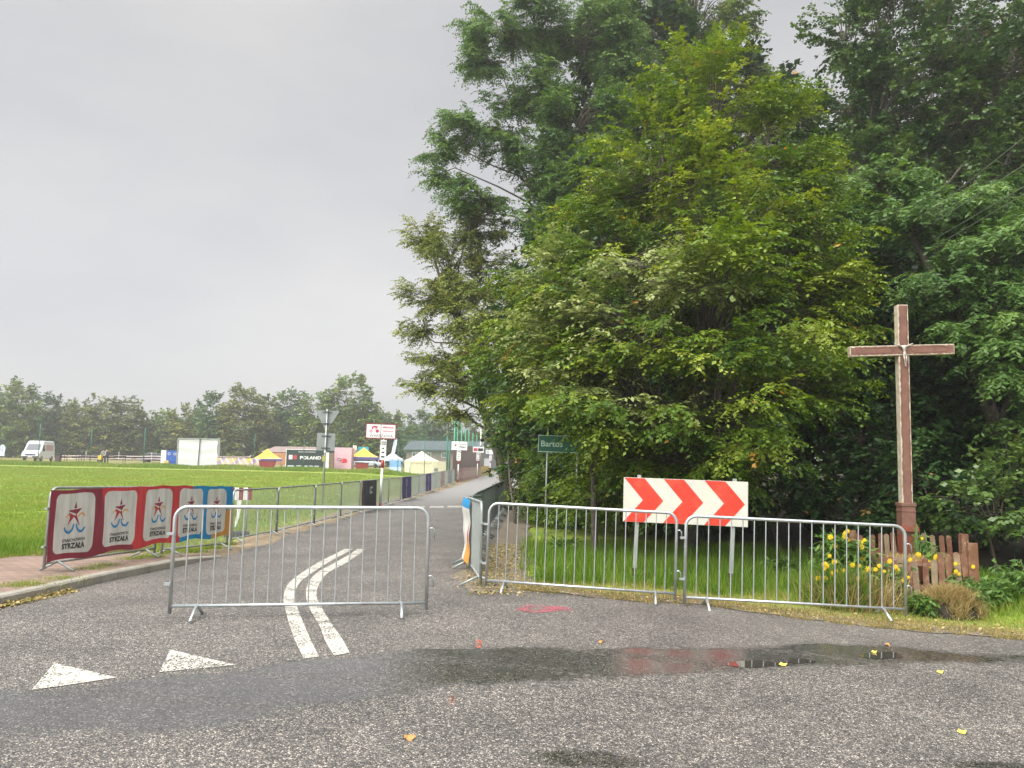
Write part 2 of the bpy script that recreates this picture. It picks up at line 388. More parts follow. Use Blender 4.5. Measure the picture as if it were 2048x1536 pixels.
# ---- asphalt
def asphalt_mat():
    m, N, L = new_mat('worn_coarse_asphalt')
    o = N.new('ShaderNodeOutputMaterial'); b = N.new('ShaderNodeBsdfPrincipled')
    tc = N.new('ShaderNodeTexCoord')
    vo = N.new('ShaderNodeTexVoronoi'); vo.inputs['Scale'].default_value = 85; vo.inputs['Randomness'].default_value = 1
    L.new(tc.outputs['Object'], vo.inputs['Vector'])
    sep = N.new('ShaderNodeSeparateColor'); L.new(vo.outputs['Color'], sep.inputs[0])
    vo.inputs['Scale'].default_value = 105
    cr = N.new('ShaderNodeValToRGB'); e = cr.color_ramp.elements
    e[0].position = 0; e[0].color = (.070, .066, .062, 1); e[1].position = 1; e[1].color = (.64, .58, .50, 1)
    k = e.new(.5); k.color = (.162, .149, .136, 1); k = e.new(.82); k.color = (.26, .236, .208, 1)
    L.new(sep.outputs[0], cr.inputs[0])
    # dark bitumen in the gaps between the chips
    gp = N.new('ShaderNodeValToRGB'); gp.color_ramp.elements[0].position = .25; gp.color_ramp.elements[0].color = (1, 1, 1, 1)
    gp.color_ramp.elements[1].position = .62; gp.color_ramp.elements[1].color = (.42, .42, .42, 1)
    L.new(vo.outputs['Distance'], gp.inputs[0])
    g2 = N.new('ShaderNodeMixRGB'); g2.blend_type = 'MULTIPLY'; g2.inputs[0].default_value = 1
    L.new(cr.outputs[0], g2.inputs[1]); L.new(gp.outputs[0], g2.inputs[2])
    n1 = N.new('ShaderNodeTexNoise'); n1.inputs['Scale'].default_value = .9; n1.inputs['Detail'].default_value = 9; n1.inputs['Roughness'].default_value = .6
    L.new(tc.outputs['Object'], n1.inputs['Vector'])
    c1 = N.new('ShaderNodeValToRGB'); c1.color_ramp.elements[0].position = .3; c1.color_ramp.elements[0].color = (.70, .69, .68, 1)
    c1.color_ramp.elements[1].position = .7; c1.color_ramp.elements[1].color = (1.22, 1.20, 1.16, 1)
    L.new(n1.outputs['Fac'], c1.inputs[0])
    mu = N.new('ShaderNodeMixRGB'); mu.blend_type = 'MULTIPLY'; mu.inputs[0].default_value = 1
    L.new(g2.outputs[0], mu.inputs[1]); L.new(c1.outputs[0], mu.inputs[2])
    v2 = N.new('ShaderNodeTexVoronoi'); v2.inputs['Scale'].default_value = 38; L.new(tc.outputs['Object'], v2.inputs['Vector'])
    s2 = N.new('ShaderNodeSeparateColor'); L.new(v2.outputs['Color'], s2.inputs[0])
    r2 = N.new('ShaderNodeMapRange'); r2.inputs[3].default_value = .74; r2.inputs[4].default_value = 1.26; L.new(s2.outputs[0], r2.inputs[0])
    mv = N.new('ShaderNodeVectorMath'); mv.operation = 'SCALE'; L.new(mu.outputs[0], mv.inputs[0]); L.new(r2.outputs[0], mv.inputs['Scale'])
    class _M: pass
    mu = _M(); mu.outputs = [mv.outputs[0]]
    # far part of the side road is smoother and paler
    a0 = N.new('ShaderNodeAttribute'); a0.attribute_name = 'smoothroad'
    m0 = N.new('ShaderNodeMixRGB'); m0.inputs[2].default_value = (.235, .225, .21, 1); L.new(a0.outputs['Fac'], m0.inputs[0]); L.new(mu.outputs[0], m0.inputs[1])
    a = N.new('ShaderNodeAttribute'); a.attribute_name = 'wet'
    nw = N.new('ShaderNodeTexNoise'); nw.inputs['Scale'].default_value = 14; nw.inputs['Detail'].default_value = 7; nw.inputs['Roughness'].default_value = .75
    L.new(tc.outputs['Object'], nw.inputs['Vector'])
    ad = N.new('ShaderNodeMath'); ad.operation = 'ADD'; L.new(a.outputs['Fac'], ad.inputs[0]); L.new(nw.outputs['Fac'], ad.inputs[1])
    rw = N.new('ShaderNodeMapRange'); rw.inputs[1].default_value = .80; rw.inputs[2].default_value = 1.22; L.new(ad.outputs[0], rw.inputs[0])
    md = N.new('ShaderNodeMixRGB'); md.blend_type = 'MULTIPLY'; md.inputs[2].default_value = (.46, .46, .47, 1)
    L.new(rw.outputs[0], md.inputs[0]); L.new(m0.outputs[0], md.inputs[1]); L.new(md.outputs[0], b.inputs['Base Color'])
    rr = N.new('ShaderNodeMapRange'); rr.inputs[3].default_value = .62; rr.inputs[4].default_value = .21; L.new(rw.outputs[0], rr.inputs[0]); L.new(rr.outputs[0], b.inputs['Roughness'])
    bs = N.new('ShaderNodeMapRange'); bs.inputs[3].default_value = .75; bs.inputs[4].default_value = .05; L.new(rw.outputs[0], bs.inputs[0])
    mh = N.new('ShaderNodeMath'); mh.operation = 'MULTIPLY_ADD'; mh.inputs[1].default_value = .9; L.new(sep.outputs[1], mh.inputs[0])
    iv = N.new('ShaderNodeMath'); iv.operation = 'SUBTRACT'; iv.inputs[0].default_value = 1; L.new(vo.outputs['Distance'], iv.inputs[1]); L.new(iv.outputs[0], mh.inputs[2])
    bp = N.new('ShaderNodeBump'); bp.inputs['Distance'].default_value = .006; L.new(bs.outputs[0], bp.inputs['Strength']); L.new(mh.outputs[0], bp.inputs['Height'])
    L.new(bp.outputs[0], b.inputs['Normal'])
    sp = N.new('ShaderNodeMapRange'); sp.inputs[3].default_value = .45; sp.inputs[4].default_value = 1.0; L.new(rw.outputs[0], sp.inputs[0]); L.new(sp.outputs[0], b.inputs['Specular IOR Level'])
    L.new(b.outputs[0], o.inputs[0])
    return m
ASPH = .03
cx = np.concatenate([coords(-60, -5.6, -9, -5.6, .1), np.linspace(-5.5, -5.14, 8), np.linspace(-5.12, -.40, 60), np.linspace(-.35, 9, 110), coords(9.2, 60, 9.2, 9.3, .2)])
cx = np.unique(np.round(cx, 4))
rows = np.concatenate([np.linspace(-10, 1.6, 16), np.linspace(1.7, 6.4, 110)]) 
tt = np.concatenate([(rows+10)/20.0]); 
top = top_y(cx)
tlist = np.concatenate([np.linspace(0, .45, 14)[:-1], np.linspace(.45, 1, 190)])
lowy = -10.0
YY = lowy + (top[None, :]-lowy)*tlist[:, None]; XX = np.repeat(cx[None, :], len(tlist), 0)
V1 = np.stack([XX, YY, hgt(XX, YY)+ASPH], -1).reshape(-1, 3)
r_, c_ = XX.shape; id1 = np.arange(r_*c_).reshape(r_, c_)
F1 = np.stack([id1[:-1, :-1].ravel(), id1[:-1, 1:].ravel(), id1[1:, 1:].ravel(), id1[1:, :-1].ravel()], 1)
sel = np.where((cx >= -5.1201) & (cx <= -.3999))[0]; u = (cx[sel]+5.12)/(5.12-.40)
ys = np.concatenate([np.arange(10, 45, .5), np.arange(45, 170.1, 2.5)])
X2 = left_x(ys)[:, None] + (right_x(ys)-left_x(ys))[:, None]*u[None, :]; X2[0] = cx[sel]
Y2 = np.repeat(ys[:, None], len(u), 1)
V2 = np.stack([X2, Y2, hgt(X2, Y2)+ASPH], -1).reshape(-1, 3)
id2 = np.arange(X2.size).reshape(X2.shape) + len(V1)
F2 = np.stack([id2[:-1, :-1].ravel(), id2[:-1, 1:].ravel(), id2[1:, 1:].ravel(), id2[1:, :-1].ravel()], 1)
VA = np.concatenate([V1, V2]); FA = np.concatenate([F1, F2])
road = np_mesh('road', VA, FA, asphalt_mat(), attrs={'wet': ('POINT', 'FLOAT', wetness(VA[:, 0], VA[:, 1])), 'smoothroad': ('POINT', 'FLOAT', .9*smooth(16, 48, VA[:, 1]))}, smooth_=True)
tag(road, kind='structure')

# ---- painted markings
def paint_mat(name, col, thr=.46):
    m, N, L = new_mat(name)
    o = N.new('ShaderNodeOutputMaterial'); b = N.new('ShaderNodeBsdfPrincipled'); t = N.new('ShaderNodeBsdfTransparent'); mx = N.new('ShaderNodeMixShader')
    tc = N.new('ShaderNodeTexCoord'); vo = N.new('ShaderNodeTexVoronoi'); vo.inputs['Scale'].default_value = 85; L.new(tc.outputs['Object'], vo.inputs['Vector'])
    no = N.new('ShaderNodeTexNoise'); no.inputs['Scale'].default_value = 5; no.inputs['Detail'].default_value = 6; L.new(tc.outputs['Object'], no.inputs['Vector'])
    sep = N.new('ShaderNodeSeparateColor'); L.new(vo.outputs['Color'], sep.inputs[0])
    ad = N.new('ShaderNodeMath'); ad.operation = 'MULTIPLY_ADD'; ad.inputs[1].default_value = .55; L.new(sep.outputs[1], ad.inputs[0]); L.new(no.outputs['Fac'], ad.inputs[2])
    gt = N.new('ShaderNodeMath'); gt.operation = 'GREATER_THAN'; gt.inputs[1].default_value = thr; L.new(ad.outputs[0], gt.inputs[0])
    cr = N.new('ShaderNodeValToRGB'); cr.color_ramp.elements[0].color = (col[0]*.7, col[1]*.7, col[2]*.68, 1); cr.color_ramp.elements[1].color = (*col, 1); L.new(sep.outputs[0], cr.inputs[0])
    L.new(cr.outputs[0], b.inputs['Base Color']); b.inputs['Roughness'].default_value = .6
    bp = N.new('ShaderNodeBump'); bp.inputs['Distance'].default_value = .006; bp.inputs['Strength'].default_value = .7; L.new(vo.outputs['Distance'], bp.inputs['Height']); bp.invert = True; L.new(bp.outputs[0], b.inputs['Normal'])
    L.new(gt.outputs[0], mx.inputs[0]); L.new(t.outputs[0], mx.inputs[1]); L.new(b.outputs[0], mx.inputs[2]); L.new(mx.outputs[0], o.inputs[0])
    return m
PAINT = paint_mat('worn_white_road_paint', (.56, .53, .46), .62); PINK = paint_mat('pink_spray_paint', (.50, .11, .15), .84)
def resample(pts, n):
    pts = [Vector(p) for p in pts]; d = [0]
    for a, b in zip(pts, pts[1:]): d.append(d[-1]+(b-a).length)
    out = []
    for i in range(n):
        t = d[-1]*i/(n-1); j = max(k for k in range(len(d)) if d[k] <= t+1e-9); j = min(j, len(pts)-2)
        u_ = (t-d[j])/max(1e-9, d[j+1]-d[j])
        # Catmull-Rom
        p0 = pts[max(j-1, 0)]; p1 = pts[j]; p2 = pts[j+1]; p3 = pts[min(j+2, len(pts)-1)]
        out.append(.5*((2*p1)+(p2-p0)*u_+(2*p0-5*p1+4*p2-p3)*u_*u_+(3*p1-p0-3*p2+p3)*u_**3))
    return out
def stripe(name, lp, rp, m=PAINT, n=60):
    A = resample([G(a, b) for a, b in lp], n); B = resample([G(a, b) for a, b in rp], n)
    vs, fs = [], []
    for a, b in zip(A, B):
        for k in range(5):
            p = a.lerp(b, k/4); vs.append((p.x, p.y, hz(p.x, p.y)+ASPH+.005))
    for i in range(n-1):
        for k in range(4): q = i*5+k; fs.append((q, q+1, q+6, q+5))
    o = MB().add(vs, fs).build(name, m); return tag(o, kind='structure')
def z4(l): return [(320+a/3.531, 980+b/3.531) for a, b in l]
stripe('lane_line', z4([(1300, 430), (1130, 520), (975, 620), (900, 690), (870, 780), (885, 870), (915, 985)])+[(590, 1290), (607, 1326)],
       z4([(1360, 430), (1200, 520), (1050, 620), (975, 690), (950, 780), (975, 870), (1020, 985)])+[(622, 1290), (638, 1322)])
stripe('lane_line', z4([(1395, 430), (1250, 520), (1110, 600), (1045, 680), (1030, 770), (1060, 870), (1125, 985)])+[(650, 1290), (668, 1320)],
       z4([(1450, 430), (1330, 520), (1190, 600), (1125, 680), (1105, 770), (1150, 870), (1220, 985)])+[(682, 1282), (699, 1314)])
def patch(name, px, m, sub=6):
    w = [G(a, b) for a, b in px]; c = sum(w, Vector())/len(w); vs = []; fs = []
    n = len(w)
    for k in range(sub+1):
        for p in w:
            q = c.lerp(p, k/sub) if k else c
            vs.append((q.x, q.y, hz(q.x, q.y)+ASPH+.005))
    for k in range(sub):
        for i in range(n):
            j = (i+1) % n; fs.append((k*n+i, k*n+j, (k+1)*n+j, (k+1)*n+i))
    return tag(MB().add(vs, fs).build(name, m), kind='structure')
def dens(px, k=6): return [((a[0]*(k-i)+b[0]*i)/k, (a[1]*(k-i)+b[1]*i)/k) for a, b in zip(px, px[1:]+px[:1]) for i in range(k)]
patch('give_way_triangle', dens([(108, 1335), (232, 1365), (150, 1378), (62, 1391)]), PAINT)
patch('give_way_triangle', dens([(340, 1308), (470, 1339), (318, 1354)]), PAINT)
for dx0, dx1, yy in ((828, 850, 1016), (861, 889, 1015.5), (896, 930, 1015)):
    patch('cross_line', dens([(dx0, yy-1.8), (dx1, yy-1.6), (dx1-3, yy+1.8), (dx0-3, yy+1.6)]), PAINT, 3)
random.seed(4)
patch('paint_mark', [(1089+58*math.cos(a)*(1+.12*math.sin(5*a)), 1224+7*math.sin(a)*(1+.25*math.cos(3*a))) for a in [i*math.pi/14 for i in range(28)]], PINK, 5)
ORANGE = paint_mat('orange_spray_paint', (.6, .14, .06), .85)
for a, b in ((957, 1295), (903, 1412)):
    patch('paint_mark', [(a+7*math.cos(t), b+10*math.sin(t)) for t in [i*math.pi/8 for i in range(16)]], ORANGE, 3)
# ---- standing water in the wet band
m, N, L = new_mat('puddle_water')
o_ = N.new('ShaderNodeOutputMaterial'); b_ = N.new('ShaderNodeBsdfPrincipled'); b_.inputs['Base Color'].default_value = (.05, .046, .038, 1)
b_.inputs['Roughness'].default_value = .03; b_.inputs['Specular IOR Level'].default_value = .6; L.new(b_.outputs[0], o_.inputs[0])
PUD = m
random.seed(8)
for (a, b, ra, rb) in ((1508, 1336, 62, 6.5), (1765, 1318, 42, 7), (1600, 1330, 30, 4)):
    ph = random.uniform(0, 6)
    p = patch('puddle', [(a+ra*math.cos(t)*(1+.15*math.sin(3*t+ph)), b+rb*math.sin(t)*(1+.2*math.sin(4*t+ph))) for t in [i*math.pi/20 for i in range(40)]], PUD, 3)
    p.location.z = -.002
# ---- kerb and brick pavement at the left corner
KP = [(-14, 4.3), (-8, 4.8), (-6.1, 5.75), (-5.45, 6.8), (-5.25, 8.0), (-5.17, 9.0), (-5.12, 10.0), (-5.0, 11.2), (-4.88, 12.4), (-4.8, 13.6)]
CONC = mat('weathered_concrete', (.30, .275, .225), .85, 0, .2, 5, bump=.5, bscale=60, dirt=(.12, .11, .06), dscale=2.5, damt=.8)
kp = resample([Vector((a, b, 0)) for a, b in KP], 160); mb = MB()
seglen = sum((b-a).length for a, b in zip(kp, kp[1:])); acc = 0; cut = 0
k = 0
while k < len(kp)-7:
    seg = kp[k:k+8]
    pf = []
    for i, p in enumerate(seg):
        t = (seg[min(i+1, len(seg)-1)]-seg[max(i-1, 0)]).normalized(); nrm = Vector((-t.y, t.x, 0))
        q = p + t*(.006 if i == 0 else (-.006 if i == len(seg)-1 else 0))
        fall = float(smooth(11.5, 13.8, q.y)); H_ = .135*(1-fall)+.035*fall
        z = hz(q.x, q.y)
        for off, zz in ((0.0, -.1), (0.0, H_-.02), (.02, H_), (.15, H_), (.15, -.1)):
            w = q + nrm*off; pf.append((w.x, w.y, z+zz))
    fs = []
    for i in range(len(seg)-1):
        for j in range(4): fs.append((i*5+j, (i+1)*5+j, (i+1)*5+j+1, i*5+j+1))
    fs.append((0, 1, 2, 3, 4)); e_ = (len(seg)-1)*5; fs.append((e_+4, e_+3, e_+2, e_+1, e_))
    mb.add(pf, fs); k += 7
tag(mb.build('kerb', CONC), kind='structure')
m, N, L = new_mat('red_brick_paving')
o_ = N.new('ShaderNodeOutputMaterial'); b_ = N.new('ShaderNodeBsdfPrincipled'); b_.inputs['Roughness'].default_value = .85
tc = N.new('ShaderNodeTexCoord'); mp = N.new('ShaderNodeMapping'); mp.inputs['Rotation'].default_value = (0, 0, R(2)); L.new(tc.outputs['Object'], mp.inputs[0])
br = N.new('ShaderNodeTexBrick'); br.inputs['Scale'].default_value = 1; br.inputs['Brick Width'].default_value = .2; br.inputs['Row Height'].default_value = .1
br.inputs['Mortar Size'].default_value = .007; br.inputs['Color1'].default_value = (.29, .19, .15, 1); br.inputs['Color2'].default_value = (.21, .145, .12, 1); br.inputs['Mortar'].default_value = (.10, .085, .06, 1)
L.new(mp.outputs[0], br.inputs['Vector']); no = N.new('ShaderNodeTexNoise'); no.inputs['Scale'].default_value = 2; no.inputs['Detail'].default_value = 8; L.new(tc.outputs['Object'], no.inputs['Vector'])
cr = N.new('ShaderNodeValToRGB'); cr.color_ramp.elements[0].position = .3; cr.color_ramp.elements[0].color = (.7, .72, .66, 1); cr.color_ramp.elements[1].position = .7; cr.color_ramp.elements[1].color = (1.15, 1.1, 1.05, 1)
L.new(no.outputs['Fac'], cr.inputs[0]); mu = N.new('ShaderNodeMixRGB'); mu.blend_type = 'MULTIPLY'; mu.inputs[0].default_value = 1; L.new(br.outputs['Color'], mu.inputs[1]); L.new(cr.outputs[0], mu.inputs[2]); L.new(mu.outputs[0], b_.inputs['Base Color'])
bp = N.new('ShaderNodeBump'); bp.inputs['Distance'].default_value = .01; bp.inputs['Strength'].default_value = .6; bp.invert = True; L.new(br.outputs['Fac'], bp.inputs['Height']); L.new(bp.outputs[0], b_.inputs['Normal']); L.new(b_.outputs[0], o_.inputs[0])
BRICK = m
PAVE_Y = np.linspace(6.6, 14.0, 30)
kx = np.interp(PAVE_Y, [p[1] for p in KP], [p[0] for p in KP]); vs = []; fs = []
for i, y in enumerate(PAVE_Y):
    fall = float(smooth(11.5, 13.8, y)); H_ = .13*(1-fall)+.03*fall
    wdt = 2.35 if y < 12 else 2.35 - (y-12)*.55
    for j in range(8):
        x = kx[i] - .15 - wdt*j/7; vs.append((x, y, hz(kx[i], y)+H_+.003*math.sin(i*1.3+j)))
    # outer edge drops into the soil
for i in range(len(PAVE_Y)-1):
    for j in range(7): q = i*8+j; fs.append((q, q+8, q+9, q+1))
tag(MB().add(vs, fs).build('pavement', BRICK), kind='structure')

# ---- sandy strips along the road edges
SAND = mat('sandy_verge', (.23, .17, .105), .95, 0, .3, 9, bump=.8, bscale=30, dirt=(.10, .12, .03), dscale=3, damt=.7)
GRAVEL = mat('gravel_and_leaf_litter', (.15, .12, .085), .95, 0, .5, 25, bump=1, bscale=50, dirt=(.34, .29, .2), dscale=22, damt=.8)
def strip(name, yl, xa, xb, m, off):
    vs, fs = [], []
    for i, y in enumerate(yl):
        a = xa(y)+.05*math.sin(y*3.1)+.03*math.sin(y*7.7+1); b = xb(y)+.06*math.sin(y*2.3+2)+.04*math.sin(y*9.1)
        for j in range(6):
            x = a+(b-a)*j/5; vs.append((x, y, hz(x, y)+off*(1 if 0 < j < 5 else .5)))
    for i in range(len(yl)-1):
        for j in range(5): q = i*6+j; fs.append((q, q+1, q+7, q+6))
    return tag(MB().add(vs, fs).build(name, m), kind='structure')
strip('verge_dirt', np.arange(13.2, 140, .35), lambda y: float(left_x(y))-.75-.002*y, lambda y: float(left_x(y))+.14, SAND, .038)
strip('verge_dirt', np.arange(9.55, 34, .25), lambda y: float(right_x(y))-(.55*max(0, 1-abs(y-11)/1.6) if y > 9.4 else 0)-.05, lambda y: float(right_x(y))+.75, GRAVEL, .038)
vs, fs = [], []
xs_ = np.linspace(.0, 6.6, 70)
for i, x in enumerate(xs_):
    t = float(top_y(x))
    for j in range(4):
        y = t - .10 + .45*j/3 + .05*math.sin(x*4)+.03*math.sin(x*11+j); vs.append((x, y, hz(x, y)+.037))
for i in range(len(xs_)-1):
    for j in range(3): q = i*4+j; fs.append((q, q+4, q+5, q+1))
tag(MB().add(vs, fs).build('verge_edge', GRAVEL), kind='structure')

# ================================================================== BARRIERS
def rail_path(L_, top, r=.12):
    p = [(-L_/2, 0, .05)]
    for k in range(7):
        a = math.pi - k*math.pi/12; p.append((-L_/2 + r + r*math.cos(a), 0, top - r + r*math.sin(a)))
    for k in range(7):
        a = math.pi/2 - k*math.pi/12; p.append((L_/2 - r + r*math.cos(a), 0, top - r + r*math.sin(a)))
    p.append((L_/2, 0, .05)); return p
def make_barrier(nbars, m, label):
    t = thing('crowd_barrier', (0, 0, 0), 0, label, 'barrier')
    fr = MB().tube(rail_path(2.5, 1.07), .019, 10).tube([(-1.25, 0, .12), (1.25, 0, .12)], .016, 8); fr.build('frame', m, t)
    b = MB()
    for k in range(nbars):
        x = -1.25 + 2.5*(k+1)/(nbars+1); b.tube([(x, 0, .12), (x, 0, 1.06 if abs(x) < 1.12 else 1.02)], .0075 if nbars < 25 else .0046, 6, cap=False)
    b.build('bars', m, t)
    for x in (-1.0, 1.0):
        f = MB(); f.tube([(x, 0, .125), (x, -.24, .012)], .016, 8).tube([(x, 0, .125), (x, .24, .012)], .016, 8); f.build('foot', m, t)
    for z in (.38, .86):
        h = MB().tube([(1.25, 0, z), (1.29, 0, z+.01), (1.315, 0, z-.01), (1.318, 0, z-.10)], .009, 6); h.build('hook', m, t)
        MB().box((-1.285, 0, z-.05), (.06, .04, .025)).build('socket', m, t)
    return t
proto_open = make_barrier(18, STEEL, 'galvanised steel crowd barrier standing alone across the curved white centre lines')
proto_dense = make_barrier(34, STEEL_D, 'x')
proto_green = make_barrier(34, GREENSTEEL, 'x')
BAR_GROUP = 'steel crowd control barriers'
used = set()
def barrier(proto, a, b, label, group=BAR_GROUP, zadd=(0, 0), gap=.05):
    A = Vector((a[0], a[1], 0)); B = Vector((b[0], b[1], 0)); d = B-A
    za = hz(A.x, A.y)+ASPH+zadd[0]; zb = hz(B.x, B.y)+ASPH+zadd[1]
    o = proto if proto.name not in used else copy_thing(proto)
    used.add(proto.name)
    o.location = ((A.x+B.x)/2, (A.y+B.y)/2, (za+zb)/2)
    o.rotation_euler = (0, -math.atan2(zb-za, d.length), math.atan2(d.y, d.x))
    o.scale = ((d.length-gap)/2.5, 1, 1); o['label'] = label; o['group'] = group
    return o
def at(px, d): return (XD(px, d), d)
barrier(proto_open, at(357, 7.62), at(860, 8.0), 'galvanised steel crowd barrier standing alone across the curved white centre lines', gap=0)
barrier(proto_open, at(972, 9.75), at(1352, 9.38), 'galvanised crowd barrier between the road mouth and the red and white chevron board', zadd=(0, 0))
barrier(proto_open, at(1362, 9.28), at(1804, 9.12), 'galvanised crowd barrier ending beside the wooden picket garden and cross', zadd=(-.02, .0))
B1 = (at(101, 9.9), at(322, 12.25)); B2 = (at(332, 12.4), at(463, 14.55))
barrier(proto_dense, *B1, 'crowd barrier behind the near red half of the long star banner', zadd=(.10, .09))
barrier(proto_dense, *B2, 'crowd barrier behind the far blue and yellow half of the long star banner', zadd=(.06, -.02))
# row along the left edge
line = [Vector((XD(469, 15.3), 15.3, 0))]
lpx = [(559, 17.6), (633, 20.2), (685, 22.9), (722, 25.6), (754, 28.3), (779, 31), (803, 33.6), (823.5, 36.3), (839, 39), (851, 41.6), (863, 44.3), (873, 47), (882, 49.6), (889.5, 52.3), (897, 55), (904, 57.6), (910, 60.3)]
ordn = ['first', 'second', 'third', 'fourth', 'fifth', 'sixth', 'seventh', 'eighth', 'ninth', 'tenth', 'eleventh', 'twelfth', 'thirteenth', 'fourteenth', 'fifteenth', 'sixteenth', 'seventeenth']
prev = (XD(469, 15.3), 15.3); LB = []
for i, (px, d) in enumerate(lpx):
    cur = (XD(px, d), d)
    barrier(proto_dense, prev, cur, 'dense barred crowd barrier, %s beyond the star banner in the left roadside row' % ordn[i], 'barriers lining the left side of the road', zadd=(-.02, -.02))
    LB.append((prev, cur)); prev = cur
# right hand row, dark, seen almost edge on
RB = [(-.62, 12.6), (-.66, 15.1), (-.60, 17.6), (-.52, 20.1), (-.45, 22.6), (-.38, 25.1), (-.30, 27.6), (-.2, 30.1), (-.1, 32.6)]
for i in range(len(RB)-1):
    barrier(proto_green, RB[i], RB[i+1], 'dark crowd barrier, %s in the edge-on row running away under the trees' % ordn[i], 'barriers lining the right side of the road')
barrier(proto_green, (XD(935, 12.4), 12.4), (XD(965, 13.6), 13.6), 'short looking crowd barrier closing the gap behind the angled bannered barrier', zadd=(0, 0))
R0 = ((XD(966, 9.85), 9.85), (XD(938, 12.25), 12.25))
barrier(proto_dense, *R0, 'angled crowd barrier with a blue and yellow banner folded over its far end')

# ---- barrier banners (raster printed cloth)
VC = vcol_mat('printed_banner_cloth')
def in_poly(x, z, poly):
    r = np.zeros(x.shape, bool); n = len(poly); j = n-1
    for i in range(n):
        xi, zi = poly[i]; xj, zj = poly[j]
        c = ((zi > z) != (zj > z)) & (x < (xj-xi)*(z-zi)/(zj-zi+1e-12)+xi); r ^= c; j = i
    return r
def wrinkle(x, z, amp=1.0):
    return -amp*.28*(.010*np.sin(x*24+1.5*np.sin(z*4)) + .006*np.sin(x*53+z*3) + .010*np.sin(x*5+z*6) + .008*np.sin(z*9+x*3)*np.cos(x*7)) 
def cloth(name, w, z0, z1, colf, parent, off=-.035, res=.008, amp=1.0, flapf=None):
    nx_, nz_ = max(4, int(w/res)), max(4, int((z1-z0)/res))
    x = np.linspace(0, w, nx_); z = np.linspace(z0, z1, nz_); X_, Z_ = np.meshgrid(x, z)
    Y_ = off + wrinkle(X_, Z_, amp)
    Xo, Zo = X_.copy(), Z_.copy()
    if flapf: Xo, Y_, Zo = flapf(X_, Y_, Z_)
    idd = np.arange(nx_*nz_).reshape(nz_, nx_)
    f = np.stack([idd[:-1, :-1].ravel(), idd[:-1, 1:].ravel(), idd[1:, 1:].ravel(), idd[1:, :-1].ravel()], 1)
    col = colf(X_, Z_); rgba = np.concatenate([col, np.ones(col.shape[:2]+(1,))], -1).reshape(-1, 4)
    return np_mesh(name, np.stack([Xo, Y_, Zo], -1).reshape(-1, 3), f, VC, parent, {'print': ('POINT', 'FLOAT_COLOR', rgba)}, True)
WINE, REDC, BLUEC, YELC, CREAM = (.25, .028, .048), (.55, .045, .048), (.01, .24, .50), (.58, .28, .05), (.62, .61, .56)
STAR = [  # pieces measured on the first panel, unit = panel width, origin = panel centre
    ([(.02, .92), (-.045, .66), (.045, .66)], WINE),
    ([(-.25, .56), (.20, .60), (-.0, .22), (.14, -.02), (-.03, .30), (.03, .42)], WINE),
]
def panel_art(X_, Z_, col, cx_, cz_, w, h):
    u_ = (X_-cx_)/w; v_ = (Z_-cz_)/h       # -0.5..0.5
    u_ = u_*1.34; v_ = v_*1.12 - .04
    def pol(pts, c):
        col[in_poly(u_, v_, pts)] = c
    def arc(c, r, t, a0, a1, cc):
        an = np.degrees(np.arctan2((v_-c[1])*h/w, u_-c[0])) % 360; rr = np.hypot(u_-c[0], (v_-c[1])*h/w)
        rng_ = ((an-a0) % 360) <= ((a1-a0) % 360)
        col[(np.abs(rr-r) < t) & rng_] = cc
    arc((-.19, .0), .135, .018, 40, 150, (.60, .36, .12)); arc((.22, .0), .135, .022, 30, 150, (.60, .36, .12))
    arc((-.19, -.06), .16, .026, 200, 360, (.01, .20, .48)); arc((.22, -.06), .16, .026, 180, 330, (.01, .20, .48))
    pol([(.0, .36), (-.052, .235), (.048, .235)], WINE)
    pol([(-.26, .195), (.21, .225), (-.0, .085), (.14, -.09), (.17, -.10), (.05, .105), (.0, .13), (-.2, .175)], WINE)
    pol([(-.26, .195), (.21, .225), (.03, .10), (.165, -.10), (-.03, .07), (.05, .13)], WINE)
    pol([(-.23, .16), (-.0, .095), (-.24, -.09), (-.17, .06)], (.42, .03, .04))
LBAN = 4.72
cpan = [(.47, .80), (1.40, .77), (2.33, .76), (3.27, .80), (4.13, .72)]   # centre and width along the banner
def banner_col(X_, Z_):
    c = np.empty(X_.shape+(3,)); c[:] = REDC
    c[in_poly(X_, Z_, [(-1, -1), (-1, 2), (.75, 2), (1.0, .98), (1.1, .55), (1.3, .32), (1.75, .18), (1.7, -1)])] = WINE
    c[in_poly(X_, Z_, [(3.35, 2), (3.3, .95), (2.95, .72), (3.0, .3), (2.95, .1), (2.9, -1), (9, -1), (9, 2)])] = BLUEC
    c[in_poly(X_, Z_, [(3.85, -1), (4.0, .2), (3.85, .42), (4.25, .55), (4.6, .62), (4.72, .66), (9, .66), (9, -1)])] = YELC
    for cx_, w in cpan:
        w *= .93; h = .79; cz_ = .60; r = .10
        dx = np.abs(X_-cx_)-(w/2-r); dz = np.abs(Z_-cz_)-(h/2-r)
        ins = (np.hypot(np.maximum(dx, 0), np.maximum(dz, 0)) + np.minimum(np.maximum(dx, dz), 0)) < r
        c[ins] = CREAM
        panel_art(X_, Z_, c, cx_, cz_, w, h)
    return c
def bend(pA, pB, pC, pD):
    """maps banner length onto the two barriers it is tied to (local frame: origin at pA, x along A->B)"""
    a = Vector((pB[0]-pA[0], pB[1]-pA[1])); L1 = a.length
    c = Vector((pD[0]-pC[0], pD[1]-pC[1])); ang = math.atan2(c.y, c.x) - math.atan2(a.y, a.x)
    return L1+.08, ang
L1, bang = bend(*B1, *B2)
